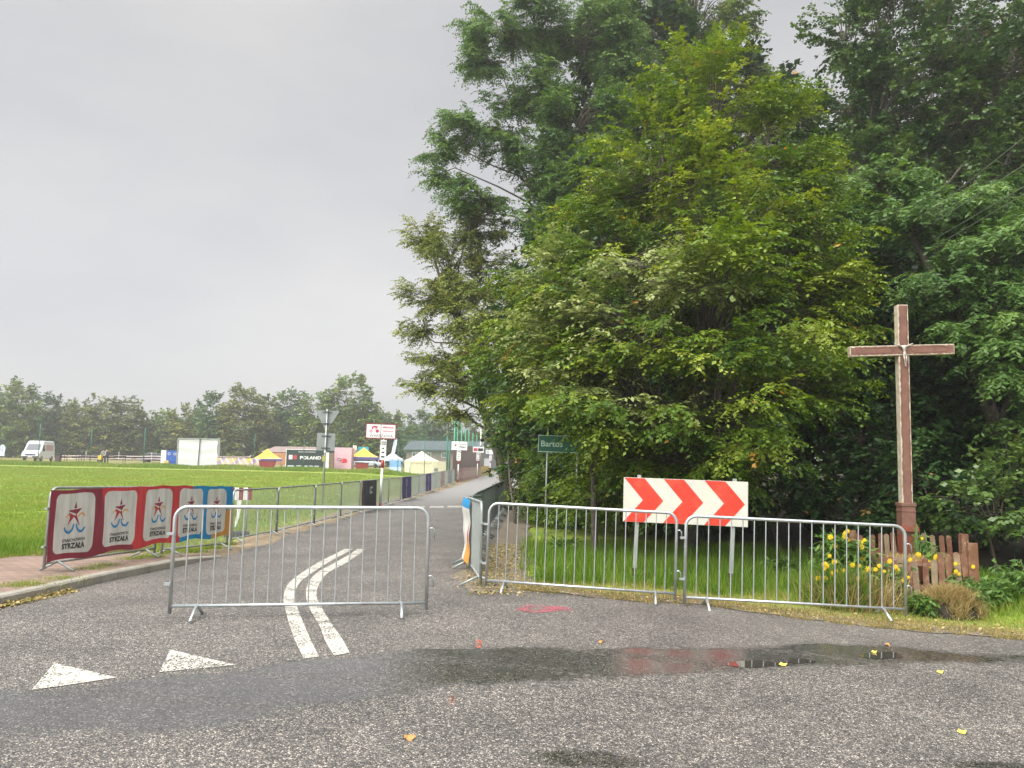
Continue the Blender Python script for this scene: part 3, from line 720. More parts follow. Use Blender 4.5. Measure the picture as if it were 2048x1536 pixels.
def banner_flap(X_, Y_, Z_):
    k = X_ > L1; xx = X_-L1
    s, c = math.sin(bang), math.cos(bang)
    Xn = np.where(k, L1 + xx*c - Y_*s, X_); Yn = np.where(k, xx*s + Y_*c, Y_)
    # left end folds back round the post, top sags between the ties
    Zn = Z_ - .012*np.abs(np.sin(X_*5.2))*smooth(.8, 1.03, Z_) + .02*np.sin(X_*6)*(1-smooth(.15, .35, Z_)) - .055*smooth(2.4, 5, X_)*0
    Zn = Zn - .07*smooth(2.2, 4.9, X_)
    return Xn, Yn, Zn
zb0 = hz(*B1[0])+ASPH+.10
bt = thing('banner', (B1[0][0], B1[0][1], zb0), math.atan2(B1[1][1]-B1[0][1], B1[1][0]-B1[0][0]), 'long red, blue and yellow cloth banner with five star logo panels tied to roadside barriers', 'banner')
tz = Vector((B1[1][0]-B1[0][0], B1[1][1]-B1[0][1])).length
cl = cloth('cloth', LBAN, .13, 1.045, banner_col, bt, off=-.045, res=.0065, flapf=banner_flap)
def banner_surf_pt(x, z, d=.004):
    X_ = np.array([x]); Z_ = np.array([z]); Y_ = -.045 + wrinkle(X_, Z_) - d
    a, b, c = banner_flap(X_, Y_, Z_); return (float(a[0]), float(b[0]), float(c[0]))
for cx_, w in cpan:
    mb = MB()
    for body, cz_, ww, hh, bo in (('STARACHOWICKA', .378, .56, .042, .014), ('STRZA\u0141A', .302, .56, .078, .034)):
        vs, fs = text_fit(body, cx_, cz_, w*.88*ww/.9, hh, bold=bo)
        mb.add([banner_surf_pt(v[0], v[2]) for v in vs], fs)
    mb.build('lettering', BLACK, cl)

def hang(name, seg, t0, t1, z0, z1, colf, label, cat='banner', group=None, off=-.03, res=.02, amp=1.0, text=None, tmat=None, front=1):
    (ax, ay), (bx, by) = seg
    a = Vector((ax, ay)); b = Vector((bx, by)); p = a.lerp(b, t0); q = a.lerp(b, t1); w = (q-p).length
    r_ = thing(name, (p.x, p.y, hz(p.x, p.y)+.01), math.atan2(q.y-p.y, q.x-p.x), label, cat, group)
    c = cloth('cloth', w, z0, z1, colf, r_, off=off, res=res, amp=amp)
    if text:
        mb = MB()
        for body, cx_, cz_, ww, hh in text:
            vs, fs = text_fit(body, cx_*w, cz_, ww*w, hh, bold=.02); mb.add([(v[0], off+float(wrinkle(v[0], v[2], amp))-.006, v[2]) for v in vs], fs)
        mb.build('lettering', tmat or WHITE, c)
    return r_
def flat(c):
    return lambda X_, Z_: np.broadcast_to(np.array(c, float), X_.shape+(3,)).copy()
def dark_col(X_, Z_):
    c = flat((.018, .02, .025))(X_, Z_); c[X_ < .12+.08*Z_] = (.6, .58, .54)
    k = in_poly(X_, Z_, [(.2, -.1), (.28, 1.2), (.6, 1.2), (.42, .7), (.55, .3), (.5, -.1)]); c[k] = (.20, .05, .03)
    k = in_poly(X_, Z_, [(.6, -.1), (.7, .9), (.95, 1.2), (1.05, .6), (.8, -.1)]); c[k] = (.03, .05, .10)
    for dx in (0, .16, .3):
        k = np.abs(np.hypot(X_-1.5-dx, Z_-.72)-.1) < .03; c[k & (X_-1.5-dx < .05)] = (.7, .7, .7)
    return c
hang('banner', LB[4], .02, .98, .12, 1.06, dark_col, 'black banner with orange flame and white edge hanging on the left barrier row', amp=1.6)
def purple(X_, Z_):
    c = flat((.055, .035, .17))(X_, Z_); w = X_.max()
    for cz_ in (.33, .80):
        k = (np.abs(np.hypot((X_-w/2), Z_-cz_)-.17) < .028); c[k] = (.30, .30, .42)
        k = (np.abs(X_-w/2) < .05) & (np.abs(Z_-cz_) < .12); c[k] = (.30, .30, .42)
    c[X_ < .05] = (.6, .6, .62)
    return c
hang('banner', LB[7], .05, .95, .12, 1.06, purple, 'purple banner, nearer of two along the left barrier row', group='purple banners on the left barriers', amp=2)
hang('banner', LB[10], .05, .95, .12, 1.06, purple, 'purple banner, farther of two along the left barrier row', group='purple banners on the left barriers', amp=2)
def rosy(X_, Z_):
    c = flat((.40, .27, .24))(X_, Z_); k = np.sin(X_*11)*np.sin(Z_*13) > .45; c[k] = (.45, .12, .10); k = np.sin(X_*23+1)*np.sin(Z_*19) > .6; c[k] = (.6, .55, .5); return c
hang('banner', LB[13], .05, .95, .12, 1.06, rosy, 'small faded pink banner on the left barrier row just before the grey pair', amp=1)
hang('banner', LB[15], .0, 1, .12, 1.06, flat((.30, .33, .36)), 'plain pale grey banner at the far bend of the left barrier row', amp=1)
# far boards beyond the barrier row
far = [((-4.35, 61), (-4.1, 66)), ((-4.1, 66), (-3.9, 73)), ((-3.9, 73), (-3.65, 82)), ((-3.65, 82), (-3.45, 90)), ((-3.45, 90), (-3.2, 98)), ((-3.2, 98), (-2.9, 108))]
def rowtxt(base, ink):
    def f(X_, Z_):
        c = flat(base)(X_, Z_); k = (np.sin(X_*6)*np.sin(X_*2.3+Z_*8) > .35) & (np.abs(Z_-.55) < .28); c[k] = ink; return c
    return f
spec = [((.30, .16, .13), (.55, .42, .38), 'brown banner wall with pale lettering at the start of the far fence'), ((.36, .22, .19), (.6, .5, .46), 'rosy brown banner wall with pale print on the far fence'),
        ((.38, .25, .21), (.6, .52, .45), 'faded pinkish banner wall halfway along the far fence'), ((.34, .24, .16), (.55, .45, .3), 'tan banner wall before the yellow banners'),
        ((.60, .42, .06), (.10, .12, .2), 'yellow banner wall with dark print by the road bend'), ((.55, .40, .10), (.55, .2, .05), 'yellow and orange banner wall at the road bend end')]
for sg, (b0, i0, lb) in zip(far, spec):
    (ax, ay), (bx, by) = sg
    hang('banner_wall', sg, 0, .99, .05, 1.15, rowtxt(b0, i0), lb, 'banner', 'banner walls along the far fence', res=.06, amp=1)

# folded banner on the angled barrier: hangs over the far end, mostly seen edge on
def fold_col(X_, Z_):
    c = flat(CREAM)(X_, Z_); c[(Z_ > .92)] = BLUEC; c[in_poly(X_, Z_, [(-.1, .0), (-.1, .35), (.25, .5), (.3, .62), (.6, .3), (.6, 0)])] = YELC
    c[in_poly(X_, Z_, [(.05, .45), (.15, .75), (.3, .55), (.2, .4)])] = (.42, .03, .04); return c
rdir = Vector((R0[1][0]-R0[0][0], R0[1][1]-R0[0][1])).normalized()
p0 = Vector(R0[0]) + rdir*1.55
fb = thing('banner', (p0.x, p0.y, hz(p0.x, p0.y)+ASPH), math.atan2(rdir.y, rdir.x), 'crumpled blue, white and yellow banner on the angled barrier by the road mouth', 'banner')
def foldf(X_, Y_, Z_):
    Yn = .035 + .018*np.sin(Z_*7+X_*2)*smooth(.1, .5, X_) + .010*np.sin(Z_*15) + X_*.03
    return X_, Yn, Z_
cloth('cloth', .95, .12, 1.06, fold_col, fb, res=.012, flapf=foldf)

# ================================================================== SIGNS
def post(mb, x, y, z0, z1, r, n=10, lean=(0, 0)): mb.tube([(x, y, z0), (x+lean[0], y+lean[1], z1)], r, n)
# chevron board
cl_, cr_ = P(1243, 1000, 11.3), P(1492, 1008, 11.05)
c = (cl_+cr_)/2; W = (cr_-cl_).length; gz = hz(c.x, c.y)
zt = (P(1243, 956, 11.3).z + P(1492, 962, 11.05).z)/2; zb = (P(1243, 1043, 11.3).z + P(1492, 1054, 11.05).z)/2
Hh = zt-zb
t = thing('chevron_sign', (c.x, c.y, gz), math.atan2(cr_.y-cl_.y, cr_.x-cl_.x), 'white board with three red chevrons pointing right on two grey posts', 'road sign')
t.rotation_euler[1] = .022
zc = (zt+zb)/2-gz
MB().box((0, 0, zc), (W, .025, Hh)).build('board', SIGNWHITE, t, bevel=.003)
mb = MB()
for k, x0 in enumerate((-.5+.005, -.5+.325, -.5+.655)):
    # three arrow bands drawn at the proportions of the board
    xs = x0*W; bw = .165*W; dx = .155*W
    pts = [(xs, Hh/2-.004), (xs+bw, Hh/2-.004), (xs+bw+dx, 0), (xs+bw-.0*W, -Hh/2+.004), (xs, -Hh/2+.004), (xs+dx, 0)]
    mb.add([(a, -.0155, zc+b) for a, b in pts], [(0, 5, 2, 1)[::-1], (5, 4, 3, 2)[::-1]])
mb.build('chevrons', SIGNRED, t)
for sx in (-.37, .40):
    m_ = MB(); m_.box((sx*W-.03, .045, (zt-gz+.04)/2-.05), (.055, .06, zt-gz+.14), Matrix.Rotation(.03, 3, 'Y')); m_.build('post', STEEL_D, t)
    MB().box((sx*W-.058, .045, .10), (.062, .068, .26), Matrix.Rotation(.03, 3, 'Y')).build('post_foot', mat('rusty_post_foot', (.06, .035, .025), .9), t)
# green town sign
c = P(1111, 888, 17.6); gz = hz(c.x, c.y); W = 1.06; Hh = .385; zc = c.z-gz
c.x = XD(1072, 17.6)+W/2
t = thing('town_sign', (c.x, c.y, gz), -.05, 'green sign with pale border and place name half hidden by leaves', 'road sign')
t.rotation_euler[1] = .02
GREEN = mat('green_sign_face', (.006, .085, .045), .45, 0, .1, 4)
PALE = mat('pale_green_lettering', (.40, .55, .45), .5)
MB().box((0, 0, zc), (W, .02, Hh)).build('board', GREEN, t)
mb = MB()
for a, b, w, h in ((0, Hh/2-.008, W, .014), (0, -Hh/2+.008, W, .014), (-W/2+.008, 0, .014, Hh-.032), (W/2-.008, 0, .014, Hh-.032)): mb.box((a, -.012, zc+b), (w, .004, h))
mb.build('border', PALE, t)
vs, fs = text_fit('Bartos', -.215, zc, .49, .135, y=-.0125, bold=.012); MB().add(vs, fs).build('lettering', PALE, t)
for x, tp in ((-.315, zc+.36), (.37, zc+.17)):
    m_ = MB(); post(m_, x, .035, -.1, tp, .022); m_.build('post', STEEL_D, t)
# give way sign seen from behind
d = 26.0; c = P(645, 1000, d); gz = hz(c.x, c.y); z = lambda py: P(647, py, d).z-gz
t = thing('give_way_sign', (c.x, c.y, gz), .12, 'grey backs of a triangular and a square road sign on one pole', 'road sign')
t.rotation_euler[1] = .012
m_ = MB(); post(m_, 0, 0, -.1, z(818), .032, 12); m_.build('pole', STEEL_D, t)
s_ = d/1538
def rtri(w, zt_, zb_):
    return [(-w, zt_), (-w+.03, zt_+.02), (w-.03, zt_+.02), (w, zt_), (.03, zb_), (-.03, zb_)]
MB().prism(rtri(23.5*s_, z(822), z(860)), .045, .06).build('triangle_plate', SIGN_BACK, t)
MB().box((-.0, .052, (z(866)+z(901))/2), (36*s_, .015, z(866)-z(901))).build('square_plate', SIGN_BACK, t)
for zz in (z(824), z(847), z(872), z(896)): MB().box((0, .032, zz), (.30, .02, .035)).box((0, 0, zz), (.09, .09, .04)).build('bracket', mat('dark_brackets', (.10, .11, .11), .6, .4), t)
MB().box((-.02, -.045, (z(911)+z(923))/2), (.125, .02, z(911)-z(923))).build('small_plate', mat('yellow_plate', (.38, .36, .12), .6, dirt=(.1, .1, .05), dscale=20, damt=.8), t)
m_ = MB(); m_.tube([(0, 0, z(906)), (0, 0, z(902))], .035, 12); m_.build('pole_sticker', WHITE, t)

# race boards on red and white poles
def race_board(px, d, x0, x1, y0, y1, s0, s1, red0, base, label, frame=None, art=None, strip_txt='100'):
    c = P(px, 930, d); gz = hz(c.x, c.y); s_ = d/1538
    zz = lambda py: P(px, py, d).z-gz
    t = thing('race_sign', (c.x, c.y, gz), .05, label, 'sign'); t.rotation_euler[1] = .02
    w = (x1-x0)*s_; cx_ = ((x0+x1)/2-px)*s_; h = zz(y0)-zz(y1); zc = (zz(y0)+zz(y1))/2
    bd = MB().box((cx_, 0, zc), (w, .03, h)).build('board', WHITE, t)
    if frame:
        f = .035; mb = MB()
        for a, b, ww, hh in ((0, h/2, w+2*f, f), (0, -h/2, w+2*f, f), (-w/2, 0, f, h-f), (w/2, 0, f, h-f)): mb.box((cx_+a, -.003, zc+b), (ww, .04, hh))
        mb.box((cx_, -.016, zc), (.02, .006, h-f)); mb.build('frame', frame, t)
    sw = max(.11, (s1[1]-s1[0])*s_)
    st = MB().box((0, -.02, (zz(s0)+zz(red0))/2), (sw, .025, zz(s0)-zz(red0))).build('distance_strip', WHITE, t)
    mb = MB(); vs, fs = text_fit(strip_txt, 0, zz(s0)-.13*(zz(s0)-zz(red0))-.02, sw*.86, .17*(zz(s0)-zz(red0))+.03, y=-.034, bold=.02); mb.add(vs, fs)
    hs_ = zz(s0)-zz(red0)
    for k, q in enumerate((.42, .62, .84)): mb.box((0, -.034, zz(s0)-hs_*q), (sw*(.3+.15*k), .004, .05))
    mb.build('strip_print', BLACK, st)
    m_ = MB(); m_.tube([(0, .0, zz(red0)-.28), (0, .0, zz(red0))], .055, 10); m_.build('red_pole', RED, t)
    m_ = MB(); m_.tube([(0, .0, .25), (0, .0, zz(red0)-.28)], .045, 10); m_.build('white_pole', WHITE, t)
    m_ = MB(); m_.tube([(0, .0, -.05), (0, .0, .25)], .05, 10); m_.build('red_base', RED, t)
    m_ = MB(); m_.tube([(0, .01, zz(s0)), (0, .01, zz(y1)+h*.3)], .03, 8); m_.build('neck', WHITE, t)
    if art: art(bd, cx_, zc, w, h)
    return t
PINKRED = mat('crimson_print', (.50, .03, .10), .6)
GREYP = mat('grey_print', (.22, .22, .24), .6)
def art1(bd, cx_, zc, w, h):
    y = -.0185; mb = MB()
    for a, b, r in ((-.33, -.02, .05), (-.12, -.0, .06)):
        pts = [(cx_+a*w+r*w*math.cos(q*math.pi/8), zc+b*h+r*w*math.sin(q*math.pi/8)) for q in range(16)]
        if a < -.2:
            pi = [(cx_+a*w+r*.5*w*math.cos(q*math.pi/8), zc+b*h+r*.5*w*math.sin(q*math.pi/8)) for q in range(16)]
            mb.add([(p, y, q) for p, q in pts+pi], [(i, (i+1) % 16, (i+1) % 16+16, i+16) for i in range(16)])
        else: mb.add([(p, y, q) for p, q in pts], [tuple(range(16))])
    mb.add([(cx_+a*w, y, zc+b*h) for a, b in [(-.31, .3), (-.22, .36), (-.10, .32), (-.13, .2), (-.19, .1), (-.22, .02), (-.17, .22), (-.24, .24), (-.28, .1), (-.31, .1)]], [tuple(range(10))])
    for body, a, b, ww, hh in (('MEMORIA\u0141', .24, .27, .36, .13), ('KR\u00d3LAKA', .25, .02, .34, .13)):
        vs, fs = text_fit(body, cx_+a*w, zc+b*h, ww*w, hh*h, y=y, bold=.03); mb.add(vs, fs)
    mb.build('crimson_print', PINKRED, bd)
    vs, fs = text_fit('WARSZAWA', cx_+.02*w, zc-.32*h, .80*w, .20*h, y=y, bold=.015); MB().add(vs, fs).build('grey_lettering', GREYP, bd)
race_board(763, 28.0, 727, 786, 848, 877, 880, (757, 769), 920, 998, 'white race board with crimson cyclist in a dark red frame above a 100 strip', DKRED, art1)
def star_mb(cx_, zc, r, y):
    pts = []
    for k in range(10):
        a = math.pi/2+k*math.pi/5; rr = r if k % 2 == 0 else r*.42; pts.append((cx_+rr*math.cos(a), y, zc+rr*math.sin(a)))
    return MB().add(pts+[(cx_, y, zc)], [(i, (i+1) % 10, 10) for i in range(10)])
def art2(bd, cx_, zc, w, h):
    star_mb(cx_-.25*w, zc+.05*h, .2*h, -.019).build('star_print', mat('wine_print', WINE, .6), bd)
    mb = MB()
    for body, b, ww, hh in (('STARACHOWICKA', .18, .42, .12), ('STRZA\u0141A', -.14, .42, .24)):
        vs, fs = text_fit(body, cx_+.2*w, zc+b*h, ww*w, hh*h, y=-.019, bold=.03); mb.add(vs, fs)
    mb.build('lettering', BLACK, bd)
race_board(916, 61.5, 901, 932, 883, 900, 901, (912, 920), 921, 940, 'small white race board with wine star logo and black lettering', None, art2, '75')
def art3(bd, cx_, zc, w, h):
    MB().box((cx_-.25*w, -.018, zc), (.36*w, .006, .5*h)).build('red_patch', mat('board_red', (.5, .05, .07), .6), bd)
    MB().box((cx_+.2*w, -.018, zc), (.46*w, .006, .5*h)).build('black_patch', BLACK, bd)
race_board(954.5, 78, 944, 966, 893.5, 905, 906, (951, 957), 921, 934, 'small white race board with red and black blocks', None, art3, '50')
def art4(bd, cx_, zc, w, h):
    y = -.019; cc = (cx_-.24*w, zc); pts = [(cc[0]+.30*h*math.cos(q*math.pi/8), y, cc[1]+.30*h*math.sin(q*math.pi/8)) for q in range(16)] + [(cc[0]+.18*h*math.cos(q*math.pi/8), y, cc[1]+.18*h*math.sin(q*math.pi/8)) for q in range(16)]
    MB().add(pts, [(i, (i+1) % 16, (i+1) % 16+16, i+16) for i in range(16)]).build('ring_print', mat('teal_print', (.05, .25, .28), .6), bd)
race_board(980, 94, 970, 987, 899.5, 908, 909, (977, 982), 921, 931, 'small white race board with a teal ring at the road bend', None, art4, '25')

# striped road closure board behind the barriers
d = 17.2; c = P(466, 1000, d); gz = hz(c.x, c.y)
t = thing('closure_board', (c.x, c.y, gz), .35, 'red and white striped road closure board behind the banner end', 'road sign')
zz = lambda py: P(466, py, d).z-gz
W = .62; h = zz(975)-zz(1000); n = 8
mb1, mb2 = MB(), MB()
for k in range(n): (mb1 if k % 2 else mb2).box((-.35+W*1.2*(k+.5)/n, 0, (zz(975)+zz(1000))/2), (W*1.2/n-.001, .03, h))
mb1.build('red_stripes', DKRED, t); mb2.build('white_stripes', WHITE, t)
mb = MB(); mb.prism([(.08, zz(1000)), (.18, zz(1000)), (.16, zz(1030)), (.09, zz(1053)), (.05, zz(1055)), (.09, zz(1030))], -.012, .012); mb.build('side_blade', WHITE, t)
m_ = MB(); post(m_, .0, 0, 0, zz(985), .02); post(m_, .3, 0, 0, zz(985), .02); m_.build('posts', STEEL_D, t)
MB().box((.12, 0, .06), (.55, .4, .12), taper=.9).build('rubber_foot', BLACK, t, bevel=.01)

# ================================================================== CROSS AND GARDEN
d = 11.6; c = P(1812, 1080, d); gz = hz(c.x, c.y); s_ = d/1538
zz = lambda py: P(1805, py, d).z-gz
t = thing('wayside_cross', (c.x, c.y, gz), -.06, 'tall brown wooden wayside cross with peeling edges and a small metal figure', 'cross')
t.rotation_euler[1] = .012
CREAMW = mat('bare_bleached_wood', (.46, .41, .31), .8, 0, .2, 14, bump=.4, bscale=50, dirt=(.30, .12, .07), dscale=12, damt=.8)
CROSSP = mat('faded_brown_paint', (.165, .078, .054), .65, 0, .16, 10, bump=.35, bscale=90, dirt=(.25, .13, .09), dscale=8, damt=.5)
CROSSD = mat('groove_brown', (.13, .05, .035), .8)
bw = 20.5*s_
def beam(ax, parent, name, length, c0, w, th):
    core = MB()
    if ax == 'z': core.box((c0[0], 0, c0[1]), (w, th, length))
    else: core.box((c0[0], 0, c0[1]), (length, th, w))
    return core.build(name, CREAMW, parent, bevel=.004)
top_, low_ = zz(611), zz(1008)
up_ = beam('z', t, 'upright', top_-low_, (0, (top_+low_)/2), bw, .13)
random.seed(5)
def face(parent, name, along, c0, length, w, y):
    """painted face with an irregular peeled border"""
    n_ = 60; vs = []
    for k in range(n_+1):
        u_ = -length/2 + length*k/n_
        pa = w/2 - .010 - random.random()**2*.016; pb = w/2 - .010 - random.random()**2*.016
        for s in (-pb, pa): vs.append(((c0[0]+s, y, c0[1]+u_) if along == 'z' else (c0[0]+u_, y, c0[1]+s)))
    fs = [(2*k, 2*k+1, 2*k+3, 2*k+2) for k in range(n_)]
    if along == 'x': fs = [f[::-1] for f in fs]
    return MB().add(vs, fs).build(name, CROSSP, parent)
face(up_, 'painted_face', 'z', (0, (top_+low_)/2), top_-low_-.03, bw+.004, -.0675)
mb = MB()
for sx in (-1, 1): mb.box((sx*bw*.30, -.068, (top_+low_)/2), (.004, .004, top_-low_-.35))
mb.build('carved_groove', CROSSD, up_)
za = (P(1698, 706, d).z+P(1911, 698, d).z)/2-gz; al = 204*s_; xo = (1804.5-1806)*s_
ca = MB().box((0, 0, 0), (al, .12, bw*1.0)).build('crossbeam', CREAMW, t, bevel=.004); ca.location = (xo-.02, -.022, za); ca.rotation_euler = (0, -.045, 0)
face(ca, 'painted_face', 'x', (0, 0), al-.02, bw*1.0, -.0625)
mb = MB()
for sx in (-1, 1):
    x0, x1 = sx*.12, sx*(al/2-.08); hh = bw*.26
    loop = [(x0, 0), (x0+sx*.05, hh), (x1-sx*.05, hh), (x1, 0), (x1-sx*.05, -hh), (x0+sx*.05, -hh)]
    for (a, b), (a2, b2) in zip(loop, loop[1:]+loop[:1]): mb.tube([(a, -.063, b), (a2, -.063, b2)], .0028, 4)
mb.build('carved_groove', CROSSD, ca)
pb = MB().box((0, 0, (zz(1070)+low_)/2), (bw*1.28, .19, low_-zz(1070))).box((0, 0, low_-.005), (bw*1.42, .21, .05)).box((0, 0, low_-.10), (bw*1.34, .20, .03)); pb.build('lower_casing', CROSSP, t, bevel=.004)
RB_ = mat('redder_painted_wood', (.20, .052, .028), .6, 0, .15, 9)
mb = MB().box((0, 0, zz(1070)/2-.15), (bw*1.25, .18, zz(1070)+.32)); mb.box((-bw*.6, -.10, zz(1085)), (bw*.3, .05, .55)).box((bw*.6, -.10, zz(1085)), (bw*.3, .05, .55)).box((0, -.13, zz(1057)), (bw*1.6, .03, .07)); mb.build('base_post', RB_, t, bevel=.003)

def skin_fig(name, verts, edges, radii, m, parent=None, sub=1, root=0):
    me = bpy.data.meshes.new(name); me.from_pydata(verts, edges, []); ob = bpy.data.objects.new(name, me); C.objects.link(ob)
    sk = ob.modifiers.new('skin', 'SKIN'); sk.use_smooth_shade = True
    for i, r in enumerate(radii): me.skin_vertices[0].data[i].radius = (r, r) if not isinstance(r, tuple) else r
    me.skin_vertices[0].data[root].use_root = True
    ss = ob.modifiers.new('sub', 'SUBSURF'); ss.levels = sub; ss.render_levels = sub
    dg = bpy.context.evaluated_depsgraph_get(); dg.update()
    nm = bpy.data.meshes.new_from_object(ob.evaluated_get(dg)); bpy.data.objects.remove(ob)
    nm.materials.clear(); nm.materials.append(m)
    o = bpy.data.objects.new(name, nm); C.objects.link(o)
    if parent: o.parent = parent
    return o
SILV = mat('tarnished_silver_metal', (.50, .45, .38), .4, .6, .2, 30)
k = .27
fv = [(0, 0, .0), (0, -.01, .20), (0, -.01, .36), (-.02, -.03, .50), (-.17, 0, .44), (-.36, 0, .52), (-.52, .02, .58), (.17, 0, .44), (.36, 0, .52), (.52, .02, .58), (-.06, -.02, -.06), (-.05, -.07, -.32), (-.02, 0, -.62), (.06, -.02, -.06), (.06, -.07, -.32), (.02, 0, -.62), (0, -.03, -.72)]
fe = [(0, 1), (1, 2), (2, 3), (2, 4), (4, 5), (5, 6), (2, 7), (7, 8), (8, 9), (0, 10), (10, 11), (11, 12), (0, 13), (13, 14), (14, 15), (15, 16)]
fr = [.08, .085, .08, .075, .045, .035, .028, .045, .035, .028, .06, .045, .032, .06, .045, .032, .028]
fig = skin_fig('crucifix_figure', [(a*k, b*k, c_*k) for a, b, c_ in fv], fe, [r*k for r in fr], SILV, ca)
fig.location = (.02, -.085, -.06)
MB().tube([(.0+.045*math.cos(q*math.pi/8), -.072, .055+.045*math.sin(q*math.pi/8)) for q in range(17)], .004, 5).build('halo', mat('bronze_metal', (.16, .09, .05), .5, .5), ca)

# picket garden
FB = [P(1763, 1150, 10.2), P(1930, 1150, 10.0)]
def xy(p): return (p.x, p.y)
fl = (XD(1690, 10.55), 10.55); fr_ = (XD(1936, 10.0), 10.0); bl = (XD(1700, 12.3), 12.3); br_ = (XD(1921, 12.0), 12.0)
t = thing('picket_fence', (fr_[0], fr_[1], hz(*fr_)), 0, 'low weathered brown picket fence around the foot of the cross', 'fence')
ox, oy, oz = fr_[0], fr_[1], hz(*fr_)
random.seed(11)
def picket(mb, x, y, z0, z1, w, ang, lean):
    rot = Matrix.Rotation(ang, 3, 'Z') @ Matrix.Rotation(lean, 3, 'Y')
    pts = [(-w/2, 0), (-w/2, 1), (-w*.3, 1.0), (0, 1.0), (w*.3, 1.0), (w/2, 1), (w/2, 0)]
    h = z1-z0
    prof = [(-w/2, 0), (w/2, 0), (w/2, h-.03), (w*.3, h-.006), (0, h), (-w*.3, h-.006), (-w/2, h-.03)]
    vs = [rot @ Vector((a, -.009, b)) + Vector((x, y, z0)) for a, b in prof] + [rot @ Vector((a, .009, b)) + Vector((x, y, z0)) for a, b in prof]
    n_ = len(prof); fs = [tuple(range(n_)), tuple(range(2*n_-1, n_-1, -1))] + [(i, i+n_, (i+1) % n_+n_, (i+1) % n_) for i in range(n_)]
    mb.add(vs, fs)
PICK = [WOODBROWN, mat('weathered_picket_wood', (.23, .17, .105), .85, 0, .25, 10, bump=.4, bscale=50, dirt=(.2, .07, .04), dscale=6, damt=.7), mat('dark_brown_picket_paint', (.13, .048, .022), .65, 0, .2, 9, dirt=(.35, .28, .2), dscale=12, damt=.5)]
nums = 0
for (a, b, n_, h0, h1) in ((fl, fr_, 15, .58, .62), (bl, br_, 14, .80, .86), (fr_, br_, 8, .74, .8), (fl, bl, 8, .68, .72)):
    ang = math.atan2(b[1]-a[1], b[0]-a[0])
    for k in range(n_):
        u_ = (k+.5)/n_; x = a[0]+(b[0]-a[0])*u_; y = a[1]+(b[1]-a[1])*u_; g = hz(x, y)-oz
        mb = MB(); picket(mb, x-ox, y-oy, g+.05, g+.05+h0+(h1-h0)*u_+random.uniform(-.04, .04)+(.1 if u_ > .75 and n_ == 15 else 0)*u_, .072, ang, random.uniform(-.05, .05)-.03)
        mb.build('picket', random.choice(PICK+[WOODBROWN]), t)
    mb = MB(); rot = Matrix.Rotation(ang, 3, 'Z'); Ln = math.hypot(b[0]-a[0], b[1]-a[1])
    for zz_ in (.28, .58):
        mb.box(((a[0]+b[0])/2-ox-.022*math.sin(ang)*-1, (a[1]+b[1])/2-oy+.022*math.cos(ang), (hz(*a)+hz(*b))/2-oz+zz_), (Ln, .022, .06), rot)
    mb.build('rail', WOODBROWN, t)
for (p, hh, w) in ((fr_, .92, .12), (br_, .95, .11), (fl, .85, .1), (bl, .9, .1)):
    MB().box((p[0]-ox, p[1]-oy, hz(*p)-oz+hh/2-.02), (w, .06, hh), Matrix.Rotation(-.05, 3, 'Z')).build('corner_board', PICK[0], t, bevel=.003)
# grass tussock / dry grass mound helper comes with the plants below

# ================================================================== SHOWGROUND, BUILDINGS (left background)
def base(px, d): x = XD(px, d); return Vector((x, d, hz(x, d)))
def zat(px, py, d): return P(px, py, d).z
def wid(px0, px1, d): return (px1-px0)*d/1538
CANV = mat('off_white_canvas', (.72, .70, .62), .8, 0, .05, 2)
# ---- van
d = 100.0; c = base(76, d)
t = thing('van', (c.x, c.y, c.z), R(-76), 'white high roof delivery van parked facing the meadow at far left', 'van')
VANW = mat('van_white_paint', (.74, .75, .76), .25, 0, .03, 2)
GLASS = mat('dark_vehicle_glass', (.05, .065, .075), .1, 0, .1, 2, spec=.8)
prof = [(-2.95, .42), (2.75, .42), (2.93, .62), (2.92, .95), (2.80, 1.12), (2.15, 1.38), (1.50, 2.22), (1.25, 2.52), (.9, 2.62), (-2.7, 2.64), (-2.93, 2.45), (-2.97, 1.2)]
vs = []; n = len(prof)
for y, k in ((-1.0, 0), (-.9, 1), (.9, 1), (1.0, 0)):
    for (x, z) in prof:
        yy = y*(1-.06*max(0, z-1.2)) if k == 0 else y*(1-.05*max(0, z-1.2))
        vs.append((x if k else x*.985, yy, z if k else (z if z < 2.4 else z-.12)))
fs = [tuple(range(n)), tuple(range(4*n-1, 3*n-1, -1))]
for L_ in range(3):
    for i in range(n): j = (i+1) % n; fs.append((L_*n+i, (L_+1)*n+i, (L_+1)*n+j, L_*n+j))
bd = MB().add(vs, fs).build('body', VANW, t, bevel=.03)
MB().add([(2.14, -.80, 1.44), (2.14, .80, 1.44), (1.55, .72, 2.20), (1.55, -.72, 2.20)], [(0, 1, 2, 3)]).build('windscreen', GLASS, t, loc=(.03, 0, .01))
for s in (-1, 1):
    MB().add([(1.75, s*1.005, 1.42), (1.0, s*1.005, 1.42), (1.0, s*.955, 2.1), (1.32, s*.955, 2.1)], [(0, 1, 2, 3)]).build('side_window', GLASS, t)
    MB().box((2.86, s*.72, 1.0), (.12, .36, .2)).build('headlight', mat('headlight_glass', (.5, .55, .65), .2), t)
    MB().box((1.72, s*1.16, 1.45), (.12, .2, .34)).build('mirror', BLACK, t, bevel=.02)
    for x in (-1.9, 1.95):
        w = MB(); w.tube([(x, s*.84, .35), (x, s*1.02, .35)], .35, 16); wo = w.build('wheel', mat('tyre_rubber', (.02, .02, .02), .8), t)
        MB().tube([(x, s*1.01, .35), (x, s*1.03, .35)], .2, 12).build('rim', STEEL_D, wo)
